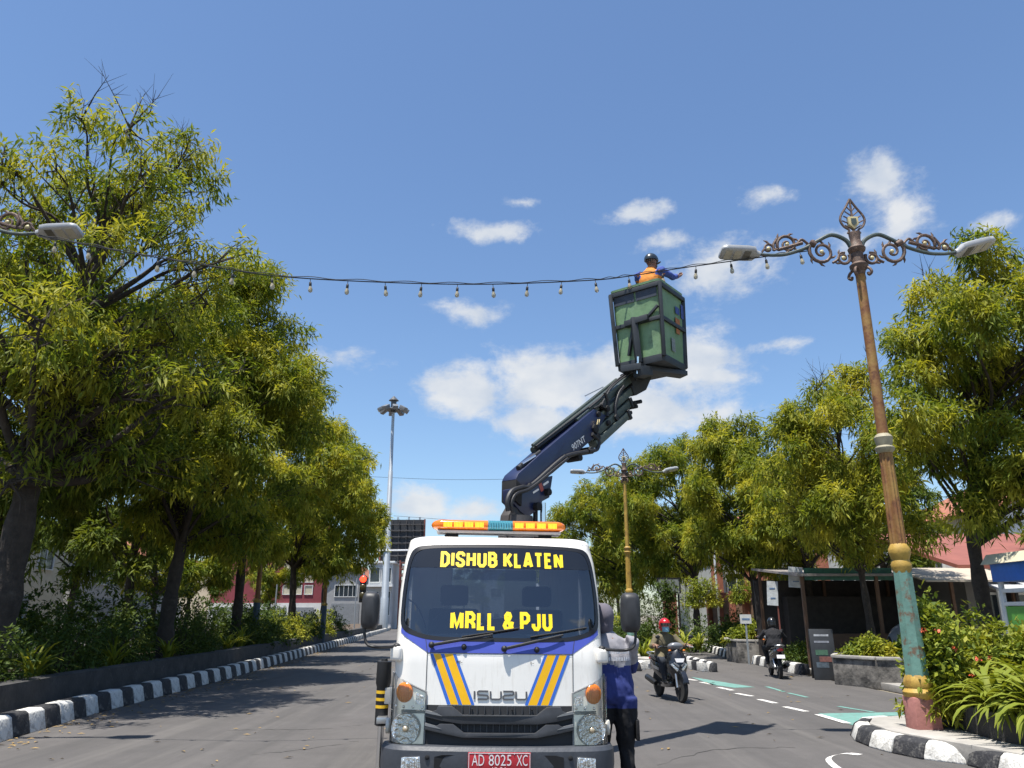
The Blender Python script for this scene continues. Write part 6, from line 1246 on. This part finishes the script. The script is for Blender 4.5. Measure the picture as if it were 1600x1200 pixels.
house('far_house', 'distant pale building closing the road behind the truck', -6, 12, 150, 165, 9, wallm('pale_wall', (.45, .46, .47)), 'gable', tile, [('f', x, 5.5, 2, 1.6, 2) for x in (-3, 1, 5, 9)], None, 3)
house('far_house', 'distant cream shop row where the road bends', -34, -8, 225, 240, 9, wallm('cream_wall', (.55, .48, .36)), 'gable', tile, [('f', x, 5.5, 2, 1.6, 2) for x in (-31, -26, -21, -16, -11)], None, 3)
# billboard on a lattice leg
bbm = mat('billboard_dark', (.03, .032, .038), .6, var=.3); rustst = mat('red_oxide_steel', (.2, .06, .045), .7, var=.3, scale=3)
BY = 92; c0 = AT(612, 812, BY); c1 = AT(664, 812, BY); zb_ = ZY(880, BY); bbd = thing('billboard', 'dark billboard seen from behind on a red lattice tower', 'billboard', ((c0.x+c1.x)/2, BY, 0)); bw = (c1.x-c0.x)+1.2; zt_ = c0.z; bx0 = -.6
b = MB(); b.box((bx0, .1, (zt_+zb_)/2), (bw, .12, zt_-zb_)); b.build('panel', bbm, bbd)
for k in range(6): b = MB(); b.box((bx0-bw/2+bw*(k+.5)/6, -.08, (zt_+zb_)/2), (.1, .14, zt_-zb_)); b.build('stud', mat('steel_dark', (.07, .065, .065), .6), bbd)
for k in range(7): b = MB(); b.box((bx0, -.2, zb_+(zt_-zb_)*(k+.2)/7), (bw, .1, .12)); b.build('rail', mat('steel_dark', (.07, .065, .065), .6), bbd)
for x_ in (bx0-bw/2, bx0+bw/2): b = MB(); b.box((x_, 0, (zt_+zb_)/2), (.16, .3, zt_-zb_+.1)); b.build('edge_post', rustst, bbd)
for k in range(4): b = MB(); x_ = bx0-bw/2+bw*(k+.6)/4; b.tube([(x_, 0, zt_), (x_, -.7, zt_+.25)], .03, 5); b.box((x_, -.75, zt_+.05), (.2, .2, .3)); b.build('flood_lamp', steel, bbd)
lx = AT(631, 930, BY).x-(c0.x+c1.x)/2
for sx_ in (-.5, .5):
    for sy_ in (-.5, .5): b = MB(); b.bar((lx+sx_, sy_, 0), (lx+sx_, sy_, zb_+.3), .16); b.build('leg', rustst, bbd)
for k in range(10):
    z0 = zb_*k/10; z1 = zb_*(k+1)/10
    for sy_ in (-.5, .5): b = MB(); b.bar((lx-.5, sy_, z0), (lx+.5, sy_, z1), .09); b.bar((lx-.5, sy_, z1), (lx+.5, sy_, z1), .1); b.build('lattice_brace', rustst, bbd)
# high mast with floodlights
MY = 80; mp = AT(599, 983, MY); mz = ZY(640, MY); hmst = thing('high_mast', 'tall grey floodlight mast at the end of the median', 'lamp post', (mp.x, MY, 0)); galv = mat('galvanised', (.36, .39, .41), .45, metal=.4, var=.1, scale=2)
b = MB(); b.lathe([(.42, 0), (.40, 3.2), (.36, 3.25), (.33, 9), (.29, 9.05), (.24, 16), (.2, 16.05), (.15, mz)], 16); b.build('mast', galv, hmst, smooth=True)
b = MB(); b.lathe([(.75, mz-.15), (.8, mz-.1), (.8, mz), (.75, mz+.05)], 20); b.lathe([(.3, mz-.3), (.3, mz+.9), (.55, mz+1.0), (.05, mz+1.5)], 12); b.build('ring', mat('mast_head', (.07, .075, .08), .5), hmst, smooth=True)
for k in range(8):
    a = k*math.pi/4+.3; d = Vector((math.cos(a), math.sin(a), 0)); b = MB(); b.box(d*1.3+Vector((0, 0, mz)), (.75, .55, .4), Matrix.Rotation(a, 3, 'Z') @ Matrix.Rotation(R(30), 3, 'Y')); b.bar(d*.7+Vector((0, 0, mz-.05)), d*1.2+Vector((0, 0, mz)), .1); b.build('floodlight', mat('flood_grey', (.16, .17, .18), .4), hmst, bevel=.03)
b = MB(); za = ZY(861, MY); b.tube([(-1.2, -.3, za), (2.8, -.3, za+.05)], .09, 8); b.build('cross_arm', mat('arm_white', (.6, .61, .62), .5), hmst, smooth=True)
# traffic signal
TY = 60; tp_ = AT(568, 905, TY); ts_ = thing('traffic_signal', 'traffic signal showing red on a slim pole beside the median', 'traffic light', (tp_.x, TY, .0))
b = MB(); b.tube([(0, .15, 0), (0, .15, tp_.z+.5)], .07, 8); b.build('pole', galv, ts_, smooth=True)
b = MB(); b.box((0, 0, tp_.z-.75), (.5, .25, 1.9)); sgb = b.build('signal_head', black, ts_, bevel=.03)
for k, (m_, z_) in enumerate(((mat('signal_red', (.8, .02, .01), .3, emit=((1, .03, .01), 4.0)), 0), (mat('signal_off', (.05, .04, .01), .3), -.6), (mat('signal_off', (.05, .04, .01), .3), -1.2))):
    b = MB(); b.ell((0, -.14, tp_.z+z_), (.24, .08, .24), 14, 8); b.build('signal_lens', m_, ts_, smooth=True)
# parked car across the median, orange barrier, thin poles
def car(label, loc, rz, m):
    t = thing('parked_car', label, 'car', loc, rz, None)
    b = MB(); secs = []
    for y, hw, z0, z1 in ((-2.1, .7, .35, .6), (-2.0, .8, .28, .78), (-1.2, .85, .25, .92), (-.9, .85, .25, .95), (1.6, .85, .25, .98), (2.1, .8, .3, .9), (2.2, .7, .4, .8)): secs.append([(hw*.9, y, z0), (hw, y, z0+.1), (hw, y, (z0+z1)/2), (hw*.92, y, z1), (-hw*.92, y, z1), (-hw, y, (z0+z1)/2), (-hw, y, z0+.1), (-hw*.9, y, z0)])
    b.loft(secs); bd = b.build('body', m, t, smooth=True, ang=40)
    b = MB(); b.loft([[(-.78, -.95, .93), (.78, -.95, .93), (.8, 1.7, .95), (-.8, 1.7, .95)], [(-.6, -.2, 1.5), (.6, -.2, 1.5), (.62, 1.35, 1.52), (-.62, 1.35, 1.52)]]); cb = b.build('cabin', winglass, t, smooth=True, ang=20)
    b = MB(); b.box((0, .58, 1.535), (1.24, 1.55, .05)); b.build('roof', m, t, bevel=.02)
    for s in (-1, 1):
        b = MB(); b.bar((s*.77, -.93, .94), (s*.61, -.2, 1.52), .06); b.build('pillar', m, cb)
        b = MB(); b.box((s*.62, -2.05, .68), (.3, .1, .14)); b.build('headlight', refl, bd, bevel=.02)
        for y in (-1.35, 1.35):
            c = Vector((s*.76, y, .31)); ro_ = Matrix.Rotation(R(90), 3, 'Y'); b = MB(); b.lathe([(.18, -.1), (.3, -.1), (.31, 0), (.3, .1), (.18, .1)], 20, c, ro_); w_ = b.build('wheel', rubber, t, smooth=True); b = MB(); b.lathe([(.19, -.08), (.15, .09), (.03, .09)], 14, c, ro_); b.build('rim', steel, w_, smooth=True)
    b = MB(); b.box((0, -2.12, .5), (.9, .06, .16)); b.build('grille', black, bd)
    return t
pc = AT(448, 970, 47); car('black car on the side road behind the median plants', (pc.x-.7, 47, 0), R(8), mat('car_black', (.02, .02, .022), .25, coat=.7))
car('white car parked by the shop houses across the side road', (-21.5, 33, 0), R(4), mat('car_white', (.62, .62, .6), .3, coat=.6))
ob_ = AT(398, 970, 36); t = thing('road_barrier', 'orange plastic barrier behind the median plants', 'barrier', (ob_.x-1.5, 40, 0)); b = MB(); b.prism([(-.3, 0), (.3, 0), (.12, 1.3), (-.12, 1.3)], lambda u, v, k: (-.6 if k == 0 else .6, u, v)); b.build('body', mat('barrier_orange', (.6, .12, .02), .5), t, bevel=.03)
b = MB(); b.box((0, -.24, .6), (1.0, .03, .2), Matrix.Rotation(R(-8), 3, 'X')); b.build('reflective_band', wframe, t)
for px, Y, h_, lb in ((555, 62, 6.5, 'thin pale pole beside the traffic signal'), (430, 44, 3.2, 'short pale pole behind the bright median plants')):
    p = AT(px, 950, Y); t = thing('thin_pole', lb, 'pole', (p.x, Y, 0)); b = MB(); b.lathe([(.05, 0), (.04, h_)], 8); b.build('pole', galv, t, smooth=True); b = MB(); b.lathe([(.09, 0), (.09, .5), (.055, .55)], 10); b.build('footing', concrete, t)
# little iron fence at the end of the median
ir = thing('iron_railing', 'low rusty iron railing at the end of the median bed', 'railing', (0, 0, 0))
for k in range(12):
    y = 62+k*1.1; x_ = xL(y)-.9; b = MB(); b.bar((x_, y, .5), (x_, y, 1.5), .06); b.build('post', rustst, ir)
b = MB()
for z in (1.0, 1.45): b.bar((xL(62)-.9, 62, z), (xL(74)-.9, 74.1, z), .05)
b.build('rail', rustst, ir)
# ------------------------------------------------------------------ right side
bh = house('brick_house', 'pale house with white framed windows and red brick columns behind the plank fence', 12.2, 23, 47, 58, 6.2, wallm('house_grey', (.42, .43, .41)), 'gable', tile, [('f', 13.6, 3.2, 1.7, 1.5, 3), ('f', 16.6, 3.2, 2.0, 1.5, 3), ('f', 20, 3.2, 2, 1.5, 3)], None, 2.6)
for x_ in (12.1, 15.2, 18.4): b = MB(); b.box((x_-17.6, -5.8, 2.6), (.55, .55, 5.2)); b.build('brick_column', brick, bh, bevel=.02)
for k, (x_, y_, h_, w_, lb) in enumerate(((12.4, 40.5, 4.6, .8, 'tall red brick gate column behind the plank fence'), (7.35, 37.2, 2.55, .55, 'square brick pillar under the framed sign'))):
    t = thing('brick_pillar', lb, 'pillar', (x_, y_, 0)); b = MB(); b.box((0, 0, h_/2), (w_, w_, h_)); b.build('shaft', brick, t, bevel=.015)
    b = MB(); b.box((0, 0, h_+.06), (w_+.16, w_+.16, .12)); b.build('capstone', concrete, t, bevel=.015); b = MB(); b.box((0, 0, .2), (w_+.12, w_+.12, .4)); b.build('footing', brick, t, bevel=.015)
# plank fence with brick posts along the pavement
wood = mat('fence_wood', (.155, .085, .05), .85, var=.3, scale=4, bump=.5, bscale=16, extra=[((.3, .19, .12), 5, .55, .7, .5)])
fn = thing('plank_fence', 'brown vertical plank fence with red brick posts behind the hedges', 'fence', (0, 0, 0)); A, B = Vector((10.9, 29.5, 0)), Vector((11.6, 46.5, 0)); nb = 6; d = (B-A)/nb; dn = d.normalized(); fang = math.atan2(dn.y, dn.x)-math.pi/2
bpost = MB(); bpost.box((0, 0, 1.25), (.5, .5, 2.5)); bpost = bpost.mesh('brick_post', brick, bevel=.015); bcap = MB(); bcap.box((0, 0, 2.56), (.62, .62, .12)); bcap.box((0, 0, 2.68), (.44, .44, .12)); bcap = bcap.mesh('post_cap', brick, bevel=.015)
pk = []
for j in range(4): b = MB(); b.box((0, 0, 1.25+.02*j), (.03, .235, 1.9+.04*j)); pk.append(b.mesh('plank', wood, bevel=.006))
rr = random.Random(12)
for k in range(nb+1):
    p = A+d*k; q = link('brick_post', bpost, fn); q.location = p; q.rotation_euler = (0, 0, fang); link('post_cap', bcap, q)
    if k < nb:
        L = d.length-.5; n_ = int(L/.25)
        for j in range(n_): q = link('plank', rr.choice(pk), fn); q.location = p+dn*(.25+L*(j+.5)/n_)+Vector((rr.uniform(-.012, .012), 0, 0)); q.rotation_euler = (0, 0, fang+rr.uniform(-.02, .02))
        b = MB(); b.box((0, 0, .2), (.3, L-.004, .5)); q = b.build('plinth_wall', brick, fn); q.location = p+dn*(d.length/2); q.rotation_euler = (0, 0, fang); b = MB(); b.box((0, 0, 2.28), (.1, L-.004, .1)); q = b.build('top_rail', wood, fn); q.location = p+dn*(d.length/2); q.rotation_euler = (0, 0, fang)
# framed sign on posts
fp = AT(1045, 915, 36.0); t = thing('framed_sign', 'grey sign panel in a black metal frame beside the brick pillar', 'sign', (fp.x, 36.0, 0)); b = MB()
b.box((0, 0, fp.z), (.92, .05, .55)); b.build('panel', mat('sign_grey', (.2, .21, .2), .5, var=.35, scale=4), t); b = MB(); 
for dz in (-.32, .32): b.bar((-.52, 0, fp.z+dz), (.52, 0, fp.z+dz), .06)
for dx in (-.5, .5): b.bar((dx, 0, fp.z-.29), (dx, 0, fp.z+.29), .06)
b.build('frame', black, t); b = MB(); b.bar((.42, .04, 0), (.42, .04, fp.z-.36), .08); b.build('post', black, t)
text_to('lettering', '30', .2, .22, lambda x, y: Vector((.02+x, -.03, fp.z+y)), mat('sign_faded', (.1, .1, .1), .6), t) if False else None
# banner, pale board, flag pole
for px, py, Y, w_, h_, lb, ph in ((1207, 927, 25.5, .34, .75, 'narrow white vertical banner beside the slim trunked tree', 1.0), (1243, 902, 24.5, .42, .62, 'pale board hanging above the dark food stall', 1.0)):
    p = AT(px, py, Y); t = thing('banner_sign', lb, 'sign', (p.x, Y, 0), R(-6)); b = MB(); b.box((0, 0, p.z), (w_, .02, h_), Matrix.Rotation(R(4), 3, 'Y')); b.build('panel', mat('banner_white', (.55, .57, .58), .6, var=.25, scale=5), t)
    b = MB(); b.bar((w_*.4, .03, 0), (w_*.4, .03, p.z+h_*.5), .04); b.build('post', rustst, t); b = MB(); b.box((0, -.014, p.z+h_*.2), (w_*.5, .004, h_*.06)); b.box((0, -.014, p.z-h_*.2), (w_*.45, .004, h_*.05)); b.build('print', mat('print_blue', (.12, .2, .35), .6, var=.3), t)
p = AT(1122, 910, 33); t = thing('thin_pole', 'pale flag pole standing in front of the brick house', 'pole', (p.x+1.6, 39.5, 0)); b = MB(); b.lathe([(.06, 0), (.05, 5.2)], 8); b.build('pole', mat('arm_white', (.6, .61, .62), .5), t, smooth=True); b = MB(); b.box((0, 0, .2), (.4, .4, .4)); b.build('footing', concrete, t)
# small white road sign post and info plate in the hedge
p = AT(1168, 970, 27.0); t = thing('small_sign', 'little white sign on a pole at the back of the stone planter', 'sign', (p.x, 27.2, 0)); b = MB(); b.box((0, 0, 1.45), (.38, .02, .3)); b.build('panel', wframe, t); b = MB(); b.bar((0, .03, 0), (0, .03, 1.6), .05); b.build('post', galv, t); b = MB(); b.box((0, -.014, 1.45), (.26, .004, .05)); b.build('print', mat('print_blue', (.12, .2, .35), .6, var=.3), t)
# food stall (dark under its roof)
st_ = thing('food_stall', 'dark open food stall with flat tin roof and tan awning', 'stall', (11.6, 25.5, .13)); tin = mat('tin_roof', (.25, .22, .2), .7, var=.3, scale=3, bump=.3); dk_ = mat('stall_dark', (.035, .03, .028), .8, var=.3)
b = MB(); b.prism([(-2.2, 2.55), (2.2, 2.95), (2.2, 3.02), (-2.2, 2.62)], lambda u, v, k: (-3.2 if k == 0 else 3.4, u, v)); b.build('roof', tin, st_)
for x_ in (-3.0, -.8, 1.4, 3.2):
    for y_ in (-2.0, 2.0): b = MB(); b.bar((x_, y_, -.02), (x_, y_, 2.55+.4*(y_+2)/4), .09); b.build('post', dwood, st_)
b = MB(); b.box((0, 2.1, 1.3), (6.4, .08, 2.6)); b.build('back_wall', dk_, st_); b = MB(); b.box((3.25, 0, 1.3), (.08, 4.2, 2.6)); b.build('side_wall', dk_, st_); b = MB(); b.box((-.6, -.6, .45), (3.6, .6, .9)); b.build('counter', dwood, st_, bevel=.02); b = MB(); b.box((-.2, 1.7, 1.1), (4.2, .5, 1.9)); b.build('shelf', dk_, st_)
b = MB(); b.prism([(-3.9, 2.32), (-1.95, 2.75), (-1.95, 2.8), (-3.9, 2.37)], lambda u, v, k: (-.3 if k == 0 else 2.4, u, v)); b.build('awning', mat('awning_tan', (.42, .36, .29), .8, var=.1), st_)
b = MB(); b.box((-1.6, -1.98, 2.62), (2.6, .05, .35)); b.build('sign_board', mat('board_green', (.03, .12, .08), .6, var=.4, scale=4), st_)
for k in range(3):
    t = thing('wooden_stool', ['low wooden stool nearest the post end of the food stall counter', 'low wooden stool in the middle before the food stall counter', 'low wooden stool under the tan awning'][k], 'stool', (10.5+.75*k, 23.9, .13), 0, 'stools of the food stall'); b = MB(); b.box((0, 0, .42), (.34, .28, .04)); b.build('seat', dwood, t)
    for sx_ in (-.13, .13):
        for sy_ in (-.1, .1): b = MB(); b.bar((sx_, sy_, 0), (sx_*.95, sy_*.95, .4), .04); b.build('leg', dwood, t)
# sandwich board
p = G(1292, 1062); t = thing('sandwich_board', 'dark sandwich board with menu pictures standing by the planter', 'sign', (p.x, p.y+.1, 0), R(-14))
for s in (-1, 1):
    b = MB(); b.box((0, s*.17, .62), (.58, .025, 1.24), Matrix.Rotation(R(s*9), 3, 'X')); pn_ = b.build('panel', mat('board_black', (.02, .022, .025), .5, var=.3), t, bevel=.004)
rr = random.Random(9)
for z_, cc in ((1.08, (.25, .26, .28)), (.92, (.18, .19, .22)), (.66, (.035, .09, .055)), (.5, (.13, .05, .04)), (.36, (.05, .07, .09))):
    b = MB(); y_ = -.17-(.62-z_)*math.tan(R(9))-.016; b.box((rr.uniform(-.05, .05), y_, z_), (.36 if z_ > .8 else .3, .004, .05 if z_ > .8 else .13), Matrix.Rotation(R(-9), 3, 'X')); b.build('print', mat('print_%d' % int(z_*100), cc, .6, var=.5, scale=9), t)
# covered motorbike under a grey sheet
t = thing('covered_motorbike', 'motorbike under a crumpled grey sheet beside the food stall', 'motorbike', (11.2, 22.2, .1)); b = MB(); secs = []
rr = random.Random(2)
for k in range(11):
    u = k/10; hgt = .75+.35*math.sin(u*3.1)+.12*math.sin(u*9); hw = .3+.08*math.sin(u*6); secs.append([(-.85+1.7*u+rr.uniform(-.03, .03), math.cos(a)*(hw+rr.uniform(-.04, .04))*(1 if math.sin(a) < .3 else .75), max(.18, .2+hgt*max(0, math.sin(a))**.6+rr.uniform(-.03, .03))) for a in np.linspace(-.2, math.pi+.2, 14)])
b.grid(secs); b.build('sheet', fabric('grey_sheet', (.16, .165, .17), .3), t, smooth=True)
for y_ in (-.6, .6): b = MB(); b.lathe([(.2, -.04), (.27, 0), (.2, .04)], 18, (y_, 0, .27), Matrix.Rotation(R(90), 3, 'X')); b.build('wheel', rubber, t, smooth=True)
# blue and white stall with green panels
bs = thing('snack_stall', 'blue and white metal stall frame with green panels at the pavement', 'stall', (10.55, 15.3, .05)); stw = mat('stall_white', (.6, .61, .6), .5); stb = mat('stall_blue', (.02, .13, .5), .45); stg = mat('stall_green', (.10, .3, .05), .5, var=.15)
for x_ in (-.75, .75):
    for y_ in (-.6, .6): b = MB(); b.box((x_, y_, 1.2), (.08, .08, 2.5)); b.build('post', stw, bs, bevel=.006)
for z_ in (.35, 1.05, 1.75, 2.0):
    for y_ in (-.6, .6): b = MB(); b.box((0, y_, z_), (1.42, .06, .07)); b.build('rail', stw, bs)
    for x_ in (-.75, .75): b = MB(); b.box((x_, 0, z_), (.06, 1.12, .07)); b.build('rail', stw, bs)
for z_ in (.7, 1.4):
    b = MB(); b.box((0, -.6, z_), (1.38, .03, .6)); b.build('side_panel', stg, bs); b = MB(); b.box((-.75, 0, z_), (.03, 1.08, .6)); b.build('side_panel', stg, bs)
b = MB(); b.box((0, 0, 2.35), (1.7, 1.4, .35)); b.build('blue_fascia', stb, bs, bevel=.01)
b = MB(); b.prism([(-.95, 2.52), (.95, 2.52), (.8, 2.72), (-.8, 2.72)], lambda u, v, k: (u, -.85 if k == 0 else .85, v)); b.build('roof', mat('roof_cream', (.55, .5, .36), .6), bs)
# kiosk with red metal roof behind
kh = house('kiosk_building', 'kiosk with sloping red brown metal roof behind the near shrubs', 13.7, 20, 24, 29, 2.9, wallm('kiosk_wall', (.2, .19, .18)), 'shed', mat('red_metal_roof', (.25, .085, .06), .6, var=.2, scale=2, bump=.2), [('f', 15, 1.6, 1.4, 1.2, 2)], None, 1.5, [('f', 17.5, 1.4, 2.1, shut)])
b = MB(); b.prism([(-3.6, 2.25), (-2.4, 2.6), (-2.4, 2.66), (-3.6, 2.31)], lambda u, v, k: (-2.9 if k == 0 else 1.5, u, v)); b.build('awning', mat('awning_grey', (.42, .43, .44), .6), kh)
for x_ in (-2.8, 1.4): b = MB(); b.bar((x_, -3.5, 0), (x_, -3.5, 2.26), .07); b.build('awning_post', stw, kh)
house('far_house', 'pale two storey house behind the kiosk and food stall', 21, 32, 33, 44, 6.0, sw, 'gable', tile, [('l', y, 4.2, 1.5, 1.3, 2) for y in (35, 39, 42)]+[('f', x, 4.2, 1.6, 1.3, 2) for x in (23.5, 28)], None, 2.4)
# overhead wires far down the street
for k, (a, c) in enumerate(((AT(560, 744, 88), AT(840, 748, 88)), (AT(615, 806, 91), AT(900, 818, 91)), (AT(1440, 690, 40), AT(1620, 660, 40)), (AT(1180, 650, 40), AT(1440, 690, 40)))):
    m_ = (a+c)/2-Vector((0, 0, .25)); o = MB().tube(spl([a, m_, c], 8), .012 if k > 1 else .022, 4).build('overhead_wire', wire_m, None); tag(o, ['thin black overhead wire far behind the crane boom', 'thin wire strung above the far billboard', 'black overhead wire behind the large leafy tree', 'black overhead wire above the young thin trunked tree'][k], 'wire')
